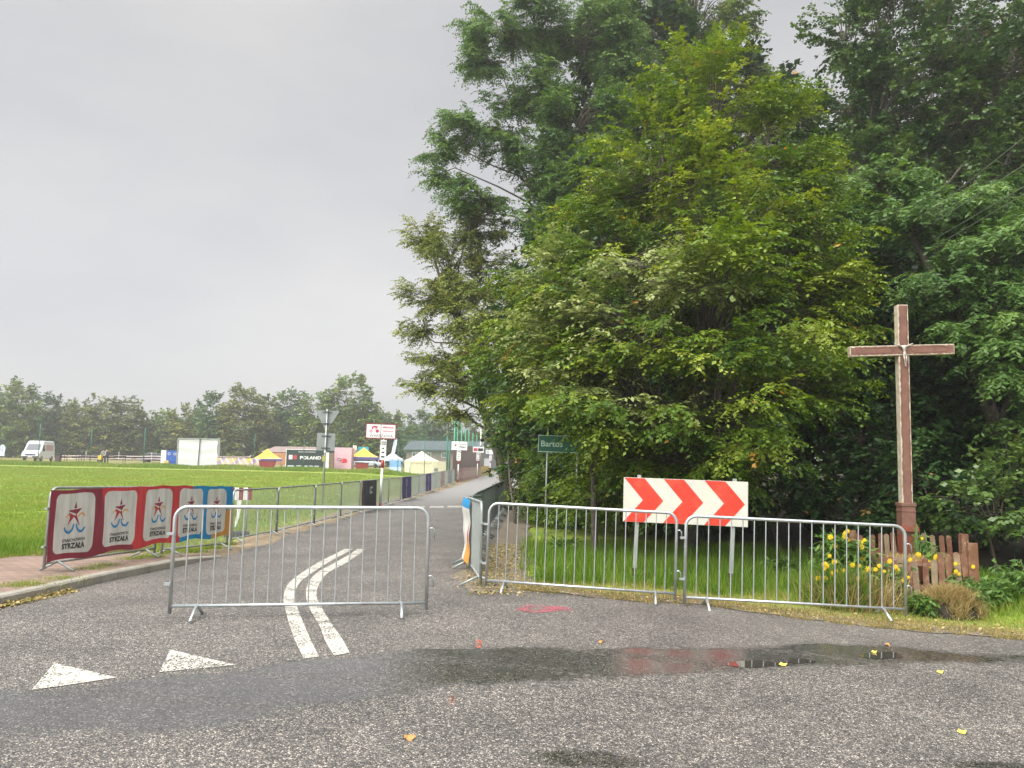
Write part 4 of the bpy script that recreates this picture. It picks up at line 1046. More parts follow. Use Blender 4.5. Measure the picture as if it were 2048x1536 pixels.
MB().box((-.9, .985, 1.75), (2.8, .02, .7)).build('side_print', mat('pinkish_van_print', (.45, .30, .33), .5), t)
MB().box((2.93, 0, .86), (.06, 1.1, .16)).build('grille', mat('dark_blue_grille', (.05, .05, .2), .4), t)
MB().box((2.93, 0, .56), (.1, 1.8, .22)).build('bumper', mat('dark_plastic', (.06, .06, .065), .6), t, bevel=.02)
MB().box((2.99, 0, .55), (.02, .52, .11)).build('number_plate', WHITE, t)

# ---- tents
def tent(name, px, d, hw, zpeak_py, zeave_py, zbase_py, cc, vc, label, legs=True, walls=None, valance=.28):
    c = base(px, d); zb_ = min(c.z, zat(px, zbase_py, d)); 
    t = thing(name, (c.x, c.y, c.z), R(18), label, 'tent')
    ze = zat(px, zeave_py, d)-c.z; zp = zat(px, zpeak_py, d)-c.z
    mb = MB(); n = 6; 
    for q in range(4):
        a0, a1 = math.pi/4+q*math.pi/2, math.pi/4+(q+1)*math.pi/2; vs = []; fs = []
        for i in range(n+1):
            u_ = i/n; r_ = hw*1.414*(1-u_); z = ze+(zp-ze)*(u_**1.5*.75+u_*.25)
            for j in range(5):
                v = j/4; x = r_*(math.cos(a0)*(1-v)+math.cos(a1)*v); y = r_*(math.sin(a0)*(1-v)+math.sin(a1)*v)
                vs.append((x, y, z - .10*math.sin(math.pi*v)*(1-u_)*.4))
        for i in range(n):
            for j in range(4): k = i*5+j; fs.append((k, k+1, k+6, k+5))
        mb.add(vs, fs, 0, True)
    mb.build('canopy', cc, t)
    mb = MB()
    for q in range(4):
        a = q*math.pi/2; rot = Matrix.Rotation(a, 3, 'Z'); mb.box(rot @ Vector((hw, 0, ze-valance/2)), (.03, 2*hw-.03, valance), rot)
    mb.build('valance', vc, t)
    for sx in (-1, 1):
        for sy in (-1, 1): MB().tube([(sx*hw*.98, sy*hw*.98, -.1), (sx*hw*.98, sy*hw*.98, ze)], .04, 6).build('leg', STEEL, t)
    if walls:
        for q in range(4):
            a = q*math.pi/2; rot = Matrix.Rotation(a, 3, 'Z'); MB().box(rot @ Vector((hw-.04, 0, (ze-valance)/2)), (.02, 2*hw-.1, ze-valance-.02), rot).build('side_wall', walls, t)
    return t
YEL = mat('yellow_canopy', (.78, .50, .05), .7, 0, .06, 1.5, dirt=(.8, .72, .5), dscale=.6, damt=.6)
PUR = mat('purple_valance', (.13, .10, .32), .7)
tent('tent', 534, 96, 1.75, 897, 917.5, 939, YEL, PUR, 'yellow pop-up tent with purple valance beside the black billboard')
tent('tent', 727, 92, 1.6, 895, 914, 941, YEL, PUR, 'yellow pop-up tent with purple valance beside the pink billboard')
tent('tent', 785, 100, 1.2, 904, 918, 943, mat('white_tent_canvas', (.74, .76, .80), .7), mat('pale_blue_valance', (.60, .68, .80), .7), 'small white pop-up tent with pale blue valance behind the race board pole', walls=None)
tent('tent', 843, 88, 1.65, 902, 921, 944, mat('cream_tent_canvas', (.78, .70, .52), .7), mat('cream_tent_canvas', None), 'cream walled pop-up tent beside the grey building', walls=mat('cream_tent_canvas', None))
# ---- projection screen
d = 92; c = base(396, d)
t = thing('projection_screen', (c.x, c.y, c.z), R(-4), 'large white canvas screen in a truss frame at the meadow edge', 'screen')
w = wid(353, 439, d); z0 = zat(396, 932, d)-c.z; z1 = zat(396, 878, d)-c.z
nx_, nz_ = 40, 26; vs = []; fs = []
for i in range(nz_):
    for j in range(nx_):
        x = -w/2+.12+(w-.36)*j/(nx_-1); z = z0+(z1-z0-.12)*i/(nz_-1)
        vs.append((x, -.05+.03*math.sin(z*5+1.2*math.cos(x*.9))*(.3+.7*i/nz_), z))
for i in range(nz_-1):
    for j in range(nx_-1): k = i*nx_+j; fs.append((k, k+1, k+nx_+1, k+nx_))
MB().add(vs, fs, 0, True).build('canvas', mat('screen_canvas', (.56, .57, .58), .8, 0, .03, 1), t)
mb = MB(); mb.box((0, 0, z1), (w, .16, .16)).box((-w/2, 0, z1/2), (.12, .16, z1)).box((w/2-.05, 0, z1/2), (.16, .16, z1)); mb.build('frame', STEEL_D, t)
MB().box((.15, -.16, (z0+z1)/2), (.07, .07, z1-z0+.1), Matrix.Rotation(.03, 3, 'Y')).build('centre_pole', BLACK, t)
for s in (-1, 1): MB().tube([(s*w/2, 0, z1*.7), (s*w/2, 1.8, 0)], .05, 6).build('brace', STEEL_D, t)
# ---- blue cabinets
d = 96; c = base(336, d)
t = thing('advertising_cube', (c.x, c.y, c.z), R(12), 'blue and white advertising cubes to the left of the white screen', 'display')
BL = mat('royal_blue_vinyl', (.02, .10, .42), .5)
z0 = .5; MB().box((-.45, 0, 1.0), (.6, .9, 1.6)).build('white_side', WHITE, t)
b_ = MB().box((.55, -.02, 1.1), (1.35, .9, 1.35)).build('blue_block', BL, t)
mb = MB()
for x in (.2, .85):
    mb.tube([(x+.14*math.cos(a), -.48, 1.35+.14*math.sin(a)) for a in [q*math.pi/5 for q in range(11)]], .03, 5)
mb.build('white_print', WHITE, b_)
MB().box((.7, -.1, .3), (.9, .6, .5)).build('lower_block', BL, t)
MB().box((-.1, -.3, .35), (.6, .4, .4)).build('yellow_bag', mat('yellow_vinyl', (.6, .45, .15), .6), t, bevel=.08)
# ---- small cars far behind
CARB = mat('dark_blue_car_paint', (.03, .045, .09), .2)
def car(px, d, rz, col, label):
    c = base(px, d); t = thing('parked_car', (c.x, c.y, c.z), rz, label, 'car')
    low = [(-2.1, .3), (2.1, .3), (2.15, .7), (1.3, .92), (-1.9, .98), (-2.15, .75)]
    cab = [(-1.75, .94), (.95, .94), (.35, 1.42), (-1.15, 1.45)]
    MB().prism(low, -.88, .88).build('body', col, t, bevel=.06)
    MB().prism(cab, -.76, .76).build('cabin', GLASS, t, bevel=.04)
    for x in (-1.35, 1.35):
        for s in (-1, 1): MB().tube([(x, s*.72, .31), (x, s*.9, .31)], .31, 14).build('wheel', mat('tyre_rubber', None), t)
car(312, 118, R(5), CARB, 'dark blue car parked behind the blue advertising cubes')
car(708, 112, R(10), mat('silver_car_paint', (.45, .50, .55), .25, .5), 'silver car parked under the yellow tent beside the race board')
car(738, 116, R(-10), mat('pale_car_paint', (.55, .62, .66), .25, .3), 'pale car parked behind the race board pole')
# ---- billboards
d = 88
def board(name, px0, px1, py0, py1, d, m, label, th=.12, rz=0):
    c = base((px0+px1)/2, d); w = wid(px0, px1, d); z0 = zat((px0+px1)/2, py1, d)-c.z; z1 = zat((px0+px1)/2, py0, d)-c.z
    t = thing(name, (c.x, c.y, c.z), rz, label, 'billboard')
    b = MB().box((0, 0, (z0+z1)/2), (w, th, z1-z0)).build('panel', m, t)
    for s in (-.45, .45): MB().box((s*w, th/2+.04, z1/2), (.08, .08, z1)).build('support', STEEL_D, t)
    return t, b, w, z0, z1
t, b, w, z0, z1 = board('billboard', 573, 668, 900, 939, 88, mat('black_green_vinyl', (.012, .026, .024), .5), 'black race billboard with white lettering and a row of small logos')
fr_mb = MB().box((0, 0, z1+.03), (w+.1, .16, .06)).box((0, 0, z0-.03), (w+.1, .16, .06)).box((-w/2-.03, 0, (z0+z1)/2), (.06, .16, z1-z0)); fr_mb.build('frame', WHITE, t)
hh = z1-z0; vs, fs = text_fit('POLAND BIKE', .135*w, z0+.60*hh, .73*w*.95, .17*hh, y=-.065, bold=.035); MB().add(vs, fs).build('lettering', WHITE, b)
vs, fs = text_fit('BIURO ZAWOD\u00d3W', -.07*w, z0+.90*hh, .36*w, .055*hh, y=-.065, bold=.02); MB().add(vs, fs).build('small_lettering', WHITE, b)
MB().box((-.41*w, -.065, z0+.62*hh), (.075*w, .01, .22*hh)).build('white_emblem', WHITE, b); MB().box((-.315*w, -.065, z0+.62*hh), (.07*w, .01, .22*hh)).build('red_emblem', RED, b)
mb = MB()
for x, ww in ((-.40, .13), (-.23, .10), (-.08, .06), (.02, .08), (.14, .09)): mb.box((x*w, -.065, z0+.16*hh), (ww*w, .01, .085*hh))
mb.build('sponsor_marks', mat('pale_blue_print', (.5, .55, .62), .6), b)
t, b, w, z0, z1 = board('billboard', 664, 706, 896, 940, 90, mat('pale_pink_vinyl', (.62, .40, .44), .6), 'pale pink billboard with a small red emblem beside the yellow tent', th=.9, rz=R(-8))
mb = MB(); mb.box((.0, -.46, z0+.42*(z1-z0)), (.1, .02, .42)); 
vs, fs = text_fit('B', .45, z0+.42*(z1-z0), .62, .52, y=-.465, bold=.12); MB().add(vs, fs).build('red_emblem', mat('bright_red_print', (.6, .03, .05), .5), b, bevel=.0); mb.tube([(-.25+.22*math.cos(a), -.46, z0+.47*(z1-z0)+.14*math.sin(a)) for a in [q*math.pi/6 for q in range(13)]], .03, 5); mb.build('grey_emblem', mat('dark_red_mark', (.3, .05, .08), .5), b)
c = base(657, 87)
t = thing('cabin_door', (c.x, c.y, c.z), R(15), 'open white and brown door panels between the black and pink billboards', 'door')
zz_ = zat(657, 905, 87)-c.z
MB().box((-.17, 0, zz_/2), (.42, .1, zz_)).build('white_leaf', WHITE, t); MB().box((.32, .08, zz_/2-.03), (.52, .1, zz_-.06)).build('brown_leaf', mat('brown_panel', (.22, .14, .10), .7), t)
# ---- flags
def flag(px, d, y0, y1, m, label, w=.7, lean=0):
    c = base(px, d); t = thing('beach_flag', (c.x, c.y, c.z), R(5), label, 'flag'); z1 = zat(px, y0, d)-c.z; z0 = zat(px, y1, d)-c.z
    MB().tube([(0, 0, 0), (lean*.4, 0, z1*.7), (lean, 0, z1)], .03, 6).build('pole', STEEL_D, t)
    n_ = 10; vs = []; fs = []
    for i in range(n_+1):
        u_ = i/n_; z = z0+(z1-z0)*u_; x = lean*(z/z1)**1.5; ww = w*(1-.0*u_)*math.sqrt(max(.02, 1-max(0, u_-.6)**2/.17))
        vs += [(x-ww/2, -.02+.06*math.sin(u_*6), z), (x+ww/2, -.02-.06*math.sin(u_*6), z)]
    for i in range(n_): fs.append((2*i, 2*i+1, 2*i+3, 2*i+2))
    MB().add(vs, fs).build('sail', m, t)
flag(3, 100, 889, 912, mat('white_blue_sail', (.55, .62, .75), .6), 'white and blue feather flag at the far left edge')
flag(783, 98, 876, 906, mat('pale_sky_sail', (.62, .76, .86), .6), 'slim pale blue feather flag above the small white tent', w=.45, lean=.5)
c = base(706, 94); t = thing('pennant_pole', (c.x, c.y, c.z), 0, 'white pole with pale yellow box and blue green pennant beside the yellow tent', 'flag')
z1 = zat(706, 890, 94)-c.z
MB().tube([(0, 0, 0), (0, 0, z1)], .04, 6).build('pole', WHITE, t); MB().box((.25, 0, z1-.3), (.3, .1, .5)).build('box', mat('pale_yellow_vinyl', (.65, .65, .45), .6), t)
MB().box((1.15, .3, z1-.5), (1.3, .03, .6)).build('pennant', mat('blue_green_vinyl', (.03, .30, .40), .6), t)
c = base(791, 84); t = thing('banner_stand', (c.x, c.y, c.z), R(10), 'pale blue and white banner stand in the grass before the small white tent', 'banner')
z1 = zat(791, 921, 84)-c.z
MB().box((0, 0, z1*.75), (1.25, .05, z1*.5)).build('blue_half', mat('soft_blue_vinyl', (.22, .45, .70), .6), t); MB().box((0, 0, z1*.25), (1.25, .05, z1*.5-.004)).build('white_half', mat('pale_blue_vinyl', (.55, .68, .78), .6), t)
c = base(878, 84); t = thing('generator_cabinet', (c.x, c.y, c.z), R(14), 'cream cabinet with vents standing against the cream tent', 'cabinet')
z1 = zat(878, 923, 84)-c.z; MB().box((0, 0, z1/2), (1.5, .8, z1)).build('case', mat('cream_paint', (.66, .62, .44), .6), t, bevel=.03); MB().box((-.35, -.41, z1*.45), (.4, .02, .35)).build('vent', SIGN_BACK, t)
for px, pxw, lb in ((535, 32, 'dark red tub under the yellow tent by the black billboard'), (724, 26, 'dark red tub under the yellow tent by the pink billboard')):
    c = base(px, 89); t = thing('tub', (c.x, c.y, c.z), R(8), lb, 'tub')
    w = wid(0, pxw, 89); ht = .85
    MB().box((0, 0, ht/2), (w, .8, ht), Matrix.Rotation(math.pi, 3, 'X'), taper=.8).build('shell', mat('dark_red_plastic', (.26, .035, .035), .6), t, bevel=.03); MB().box((0, 0, ht), (w*1.03, .84, .06)).build('rim', BLACK, t)
# low string of coloured banners on the ground line
c = base(478, 90); t = thing('ground_banner', (c.x, c.y, c.z), 0, 'low yellow, white and pink banner run between the screen and yellow tent', 'banner')
def low_col(X_, Z_):
    c_ = flat((.62, .50, .42))(X_, Z_); k = np.sin(X_*3.3+Z_*2) > .35; c_[k] = (.66, .50, .10); k = np.sin(X_*3.3+2.4-Z_*3) > .6; c_[k] = (.40, .30, .50); k = np.sin(X_*9+Z_*5) > .8; c_[k] = (.8, .78, .75); return c_
cloth('cloth', wid(437, 522, 90), .35, 1.05, low_col, t, res=.08, amp=2)
for ch in t.children: ch.location.x = -wid(437, 522, 90)/2
# ---- tables and crates
DKW = mat('dark_table_wood', (.07, .05, .045), .7)
def table(px, d, w, h, label, cat='table'):
    c = base(px, d); t = thing('folding_table', (c.x, c.y, c.z), R(3), label, cat)
    MB().box((0, 0, h), (w, .7, .06)).build('tabletop', DKW, t)
    for sx in (-.46, .46):
        for sy in (-.3, .3): MB().tube([(sx*w, sy, 0), (sx*w, sy, h-.03)], .03, 6).build('leg', DKW, t)
    return t
table(143, 92, 1.5, 1.35, 'tall dark frame table alone right of the van')
table(182, 93, 2.1, .95, 'low dark table left of the two people')
table(231, 93, 2.2, .95, 'low dark table right of the two people')
c = base(116, 92); t = thing('litter_bin', (c.x, c.y, c.z), 0, 'small dark bin beside the van', 'bin'); MB().box((0, 0, .45), (.5, .5, .9), taper=1.1).build('shell', DKW, t); MB().box((0, 0, .93), (.6, .6, .06)).build('lid', BLACK, t)
c = base(200, 91); t = thing('crate', (c.x, c.y, c.z), 0, 'bright yellow crate beside the grey shirted person', 'crate'); MB().box((0, 0, .75), (.35, .35, .5)).build('box', mat('bright_yellow_plastic', (.7, .5, .02), .5), t, bevel=.02); MB().box((0, 0, .25), (.5, .45, .48)).build('plinth', DKW, t)
# ---- people
def person(px, d, top_m, hair_m, label, bend_=0.0, hl=.12, h=1.75):
    c = base(px, d); t = thing('person', (c.x, c.y, c.z), R(10), label, 'person'); k = h/1.75; b = bend_
    v = [(0, 0, .95), (0, .02*b, 1.15), (0, -.10*b, 1.38), (0, -.16*b, 1.52), (0, -.20*b, 1.64),
         (-.19, -.10*b, 1.42), (-.26, -.10*b-.05, 1.14), (-.20, -.25*b-.12, .93), (.19, -.10*b, 1.42), (.26, -.10*b-.05, 1.14), (.20, -.25*b-.12, .93),
         (-.10, 0, .88), (-.11, -.02, .48), (-.12, .02, .08), (-.12, -.14, .04), (.10, 0, .88), (.11, -.02, .48), (.12, .02, .08), (.12, -.14, .04)]
    e = [(0, 1), (1, 2), (2, 3), (3, 4), (2, 5), (5, 6), (6, 7), (2, 8), (8, 9), (9, 10), (0, 11), (11, 12), (12, 13), (13, 14), (0, 15), (15, 16), (16, 17), (17, 18)]
    r_ = [.14, .135, .15, .055, .10, .065, .048, .036, .065, .048, .036, .09, .062, .045, .04, .09, .062, .045, .04]
    m_, N, L = new_mat('clothed_figure_'+label.split()[0])
    o = N.new('ShaderNodeOutputMaterial'); bb = N.new('ShaderNodeBsdfPrincipled'); tc = N.new('ShaderNodeTexCoord'); sp = N.new('ShaderNodeSeparateXYZ'); L.new(tc.outputs['Object'], sp.inputs[0])
    cr = N.new('ShaderNodeValToRGB'); cr.color_ramp.interpolation = 'CONSTANT'; mr = N.new('ShaderNodeMath'); mr.operation = 'DIVIDE'; mr.inputs[1].default_value = 2.0; L.new(sp.outputs[2], mr.inputs[0]); L.new(mr.outputs[0], cr.inputs[0])
    e_ = cr.color_ramp.elements; e_[0].position = 0; e_[0].color = (.02, .022, .03, 1); e_[1].position = .47; e_[1].color = (*top_m, 1); k2 = e_.new(.745); k2.color = (.42, .26, .19, 1)
    L.new(cr.outputs[0], bb.inputs['Base Color']); bb.inputs['Roughness'].default_value = .8; L.new(bb.outputs[0], o.inputs[0])
    skin_fig('body', [(a*k, b_*k, c_*k) for a, b_, c_ in v], e, [x*k for x in r_], m_, t)
    hv = [(0, -.20*b+.02, 1.70), (0, -.18*b+.07, 1.60), (0, -.12*b+.10, 1.60-hl)]
    skin_fig('hair', [(a*k, b_*k, c_*k) for a, b_, c_ in hv], [(0, 1), (1, 2)], [.105*k, .11*k, .07*k], hair_m, t)
    return t
HAIR = mat('dark_hair', (.02, .016, .014), .6)
person(207, 92, (.36, .36, .36), HAIR, 'person in a light grey shirt bending over the tables', 1.3)
person(213, 93.2, (.04, .04, .045), HAIR, 'person in black with long dark hair standing behind the grey shirted person', .1, .4, 1.82)
# ---- barrier tape on stakes
TAPE = mat('red_white_tape', (.62, .50, .47), .6, 0, .35, 1.2)
t = thing('barrier_tape', (XD(105, 112), 112, hz(XD(105, 112), 112)), 0, 'red and white barrier tape strung on stakes across the showground', 'tape')
x0, x1 = XD(105, 112), XD(500, 112)
for pyl, pyr in ((911.5, 914.5), (917, 919.5)):
    mb = MB(); n_ = 24
    for i in range(n_+1):
        u_ = i/n_; x = (x1-x0)*u_; z = (zat(105, pyl, 112)*(1-u_)+zat(500, pyr, 112)*u_) - hz(x0, 112) - .05*abs(math.sin(u_*math.pi*6))
        mb.v += [(x, 0, z), (x, 0, z+.12)]
        if i: mb.f.append((2*i-2, 2*i, 2*i+1, 2*i-1)); mb.mi.append(0); mb.sm.append(False)
    mb.build('tape', TAPE, t)
for i in range(7):
    x = (x1-x0)*i/6; g = hz(x0+x, 112)-hz(x0, 112); MB().tube([(x, .03, g), (x, .03, g+1.5)], .025, 6).build('stake', WHITE, t)
# ---- tall net posts
NETG = mat('green_post_paint', (.03, .14, .10), .6)
for i, (px, d, y0, w_, lb) in enumerate(((76, 88, 846, .045, 'thin green post before the white van'), (180, 90, 856, .045, 'thin green post left of the low dark tables'), (287, 88, 855, .05, 'thin green post left of the blue advertising cubes'),
        (508, 88, 868, .04, 'thin green post before the left yellow tent'), (607, 86, 880, .035, 'thin green post before the black billboard'), (796, 82, 885, .035, 'thin green post before the blue banner stand'), (849, 84, 880, .04, 'thin green post before the cream tent'))):
    c = base(px, d); o = MB().tube([(0, 0, 0), (0, 0, zat(px, y0, d)-c.z)], w_, 6).tube([(0, 0, zat(px, y0, d)-c.z-.05), (0, .3, zat(px, y0, d)-c.z+.05)], w_*.7, 6).build('net_post', NETG); o.location = c
    tag(o, lb, 'post', 'thin green posts along the meadow')
# ---- ball net along the road
m, N, L = new_mat('green_netting')
o_ = N.new('ShaderNodeOutputMaterial'); b_ = N.new('ShaderNodeBsdfPrincipled'); b_.inputs['Base Color'].default_value = (.04, .16, .10, 1); tr = N.new('ShaderNodeBsdfTransparent'); mx = N.new('ShaderNodeMixShader'); mx.inputs[0].default_value = .22
L.new(tr.outputs[0], mx.inputs[1]); L.new(b_.outputs[0], mx.inputs[2]); L.new(mx.outputs[0], o_.inputs[0]); NET = m
n0 = base(908, 68); t = thing('ball_net', tuple(n0), 0, 'tall green ball net on green posts above the brown slat fence', 'net')
pts = [(908, 68, 840), (914, 73, 843), (922, 79, 850), (930, 85, 857), (937, 90, 861), (945, 97, 866), (953, 103, 870)]
W_ = []
for px, d, y0 in pts:
    c = base(px, d); z = zat(px, y0, d); W_.append((c, z)); MB().tube([c-n0, Vector((c.x, c.y, z))-n0], .07, 6).build('post', mat('bright_green_post', (.05, .30, .17), .5), t)
mb = MB()
for (a, za), (b, zb_) in zip(W_, W_[1:]): mb.add([a-n0+Vector((0, 0, 2.5)), b-n0+Vector((0, 0, 2.5)), Vector((b.x, b.y, zb_-.2))-n0, Vector((a.x, a.y, za-.2))-n0], [(0, 1, 2, 3)])
mb.build('netting', NET, t)
# second net corner
n0 = base(894, 78); t = thing('ball_net', tuple(n0), 0, 'dark green net on paired posts in front of the grey building', 'net')
for px, y0 in ((894, 872), (899, 880)):
    c = base(px, 78); MB().tube([c-n0, Vector((c.x, c.y, zat(px, y0, 78)))-n0], .09, 6).build('post', NETG, t)
c1 = base(800, 100); MB().add([Vector((0, 0, 2)), c1-n0+Vector((0, 0, 2)), Vector((c1.x, c1.y, zat(800, 866, 100)))-n0, Vector((n0.x, n0.y, zat(894, 874, 78)))-n0], [(0, 1, 2, 3)]).build('netting', NET, t)
# ---- lamp post
c = base(961, 96); t = thing('street_lamp', tuple(c), 0, 'slim pale street lamp beyond the slat fence', 'street lamp'); z = zat(961, 856, 96)-c.z
MB().tube([(0, 0, 0), (0, 0, z)], [.1, .07], 8).build('pole', mat('pale_lamp_pole', (.62, .62, .5), .5), t); MB().box((.35, 0, z), (.9, .16, .1)).build('lamp_head', SIGN_BACK, t)
# ---- slat fence
m, N, L = new_mat('brown_slats')
o_ = N.new('ShaderNodeOutputMaterial'); b_ = N.new('ShaderNodeBsdfPrincipled'); b_.inputs['Roughness'].default_value = .7
tc = N.new('ShaderNodeTexCoord'); wv = N.new('ShaderNodeTexNoise'); wv.inputs['Scale'].default_value = 3; mp = N.new('ShaderNodeMapping'); mp.inputs['Scale'].default_value = (2, 2, .02); L.new(tc.outputs['Object'], mp.inputs[0]); L.new(mp.outputs[0], wv.inputs['Vector'])
cr = N.new('ShaderNodeValToRGB'); cr.color_ramp.elements[0].position = .35; cr.color_ramp.elements[0].color = (.11, .075, .07, 1); cr.color_ramp.elements[1].position = .65; cr.color_ramp.elements[1].color = (.26, .20, .17, 1); L.new(wv.outputs['Fac'], cr.inputs[0]); L.new(cr.outputs[0], b_.inputs['Base Color']); L.new(b_.outputs[0], o_.inputs[0])
A = Vector((-5.2, 66, 0)); B = Vector((-4.0, 104, 0)); Ln = (B-A).length; gz = hz(A.x, A.y)
A.x = XD(905.5, 66); B.x = XD(964, 104); Ln = (B-A).length
t = thing('slat_fence', (A.x, A.y, gz), math.atan2(B.y-A.y, B.x-A.x), 'tall brown slatted fence running along the road beyond the race boards', 'fence')
za, zb_ = zat(905.5, 888, 66)-gz, zat(964, 894, 104)-gz; mb = MB(); n_ = 150
for i in range(n_):
    u_ = (i+.5)/n_; mb.box((Ln*u_, 0, (za+(zb_-za)*u_)/2-.05), (Ln/n_*.82, .03, za+(zb_-za)*u_))
mb.build('slats', m, t); MB().box((Ln/2, .05, 1.0), (Ln, .05, .1)).build('rail', DKW, t)
# ---- buildings
ROOF = mat('grey_metal_roof', (.115, .135, .155), .45, .3, .08, .6)
WALLG = mat('brown_grey_wall', (.20, .175, .15), .9, 0, .1, 1.5)
d = 126; x0, x1 = XD(806, d), XD(966, d); c = Vector(((x0+x1)/2, d, hz((x0+x1)/2, d))); w = x1-x0
t = thing('clubhouse', tuple(c), 0, 'low grey brown clubhouse with dark standing seam roof behind the cream tent', 'building')
ze = zat(850, 899, d)-c.z; zr_ = zat(850, 881.5, d+5)-c.z
MB().box((.2, 4, ze/2), (w-.6, 8, ze)).build('wall', WALLG, t)
rf = MB().add([(-w/2, -.5, ze), (w/2, -.5, ze), (w/2, 5, zr_), (-w/2+.5, 5, zr_), (w/2, 10, ze), (-w/2, 10, ze)], [(0, 1, 2, 3), (3, 2, 4, 5), (0, 3, 5)]).add([(-w/2, -.5, ze-.15), (w/2, -.5, ze-.15), (w/2, -.5, ze), (-w/2, -.5, ze)], [(0, 1, 2, 3)])
rfo = rf.build('roof', ROOF, t); mb = MB()
for i in range(26):
    x = -w/2+.4+i*(w-.6)/26; mb.tube([(x, -.5, ze+.03), (x+.0, 5, zr_+.02)], .035, 4)
mb.build('roof_seams', mat('seam_metal', (.2, .22, .25), .4, .5), rfo)
for px0, px1 in ((824, 838), (853, 862), (883, 893)):
    a, b = XD(px0, d)-c.x, XD(px1, d)-c.x; z0_, z1_ = zat(850, 915, d)-c.z, zat(850, 905, d)-c.z
    f = MB().box(((a+b)/2, -.04, (z0_+z1_)/2), (b-a, .1, z1_-z0_)).build('window', WHITE, t); MB().box(((a+b)/2-(b-a)*.22, -.11, (z0_+z1_)/2), ((b-a)*.36, .04, (z1_-z0_)*.75)).box(((a+b)/2+(b-a)*.22, -.11, (z0_+z1_)/2), ((b-a)*.36, .04, (z1_-z0_)*.75)).build('pane', GLASS, f)
d = 128; x0, x1 = XD(521, d), XD(712, d); c = Vector(((x0+x1)/2, d, hz((x0+x1)/2, d))); w = x1-x0
t = thing('barn', tuple(c), R(-1), 'long dark timber building with faded brown roof behind the black billboard', 'building')
ze = zat(600, 905, d)-c.z; zr_ = zat(600, 893.5, d+4)-c.z
MB().box((.3, 3, ze/2), (w-1.4, 6, ze)).build('wall', mat('dark_timber_wall', (.10, .05, .04), .8, 0, .2, 2), t)
MB().add([(-w/2, -.6, ze), (w/2, -.6, ze), (w/2-.8, 3.5, zr_), (-w/2+1.2, 3.5, zr_), (w/2, 7, ze), (-w/2, 7, ze)], [(0, 1, 2, 3), (3, 2, 4, 5), (0, 3, 5), (1, 4, 2)]).build('roof', mat('faded_brown_roof', (.26, .19, .17), .8, 0, .15, 1), t)
MB().box((XD(565, d)-c.x, -1.5, 1.0), (3.5, 1.2, 2.0)).build('orange_stack', mat('orange_timber', (.42, .20, .09), .8, 0, .35, 5), t)
# small blue roofed house at the bend
d = 150; x0, x1 = XD(962, d), XD(1006, d); c = Vector(((x0+x1)/2, d, hz((x0+x1)/2, d))); w = x1-x0
t = thing('house', tuple(c), 0, 'small dark house with blue grey roof at the road bend', 'building'); ze = zat(985, 903, d)-c.z; zr_ = zat(985, 889, d)-c.z
MB().box((0, 3, ze/2), (w, 6, ze)).build('wall', mat('dark_house_wall', (.10, .10, .11), .8), t); MB().add([(-w/2-.3, -.4, ze), (w/2+.3, -.4, ze), (w/2-1, 3, zr_), (-w/2+1, 3, zr_), (w/2, 7, ze), (-w/2, 7, ze)], [(0, 1, 2, 3), (3, 2, 4, 5), (0, 3, 5), (1, 4, 2)]).build('roof', ROOF, t)
MB().box((-1, -.05, 1.6), (1.2, .1, 1.5)).build('window', mat('pale_blind', (.4, .42, .45), .5), t)

# ================================================================== FOLIAGE
def unit(v): return v/np.maximum(np.linalg.norm(v, axis=-1, keepdims=True), 1e-9)
def leaves(base_, d_, Ls, n, size, aspect, ang, droop, rng, tint, nj=.45, terminal=True):
    """sprays -> leaf quads. base_ (N,3), d_ (N,3), Ls (N,), tint (N,)"""
    N_ = len(base_); t = (np.arange(n)+.6)/n
    pos = base_[:, None, :] + d_[:, None, :]*(Ls[:, None]*t[None, :])[:, :, None]
    pos[..., 2] -= droop*(Ls[:, None]*t[None, :]**2)
    dd = np.repeat(d_[:, None, :], n, 1).copy(); dd[..., 2] -= droop*1.5*t[None, :]; dd = unit(dd)
    up = np.array([0, 0, 1.0]); s = np.cross(dd, up); s = unit(s + rng.normal(0, .25, s.shape))
    sg = np.where(np.arange(n) % 2 == 0, 1.0, -1.0)[None, :, None]
    a = dd*math.cos(ang) + s*sg*math.sin(ang) + rng.normal(0, .22, dd.shape); a[..., 2] -= .22; a = unit(a)
    nrm = unit(np.cross(s, dd) + rng.normal(0, nj, dd.shape)); w = unit(np.cross(nrm, a))
    l = size*rng.uniform(.5, 1.38, (N_, n, 1)); p0 = pos; hw = l*aspect/2
    tip = p0 + a*l; mid = p0 + a*l*.45
    V = np.stack([p0, mid+w*hw, tip, mid-w*hw], 2).reshape(-1, 3)
    T = np.clip(np.repeat(tint, n) + rng.normal(0, .09, N_*n), 0, .93)
    return V, T
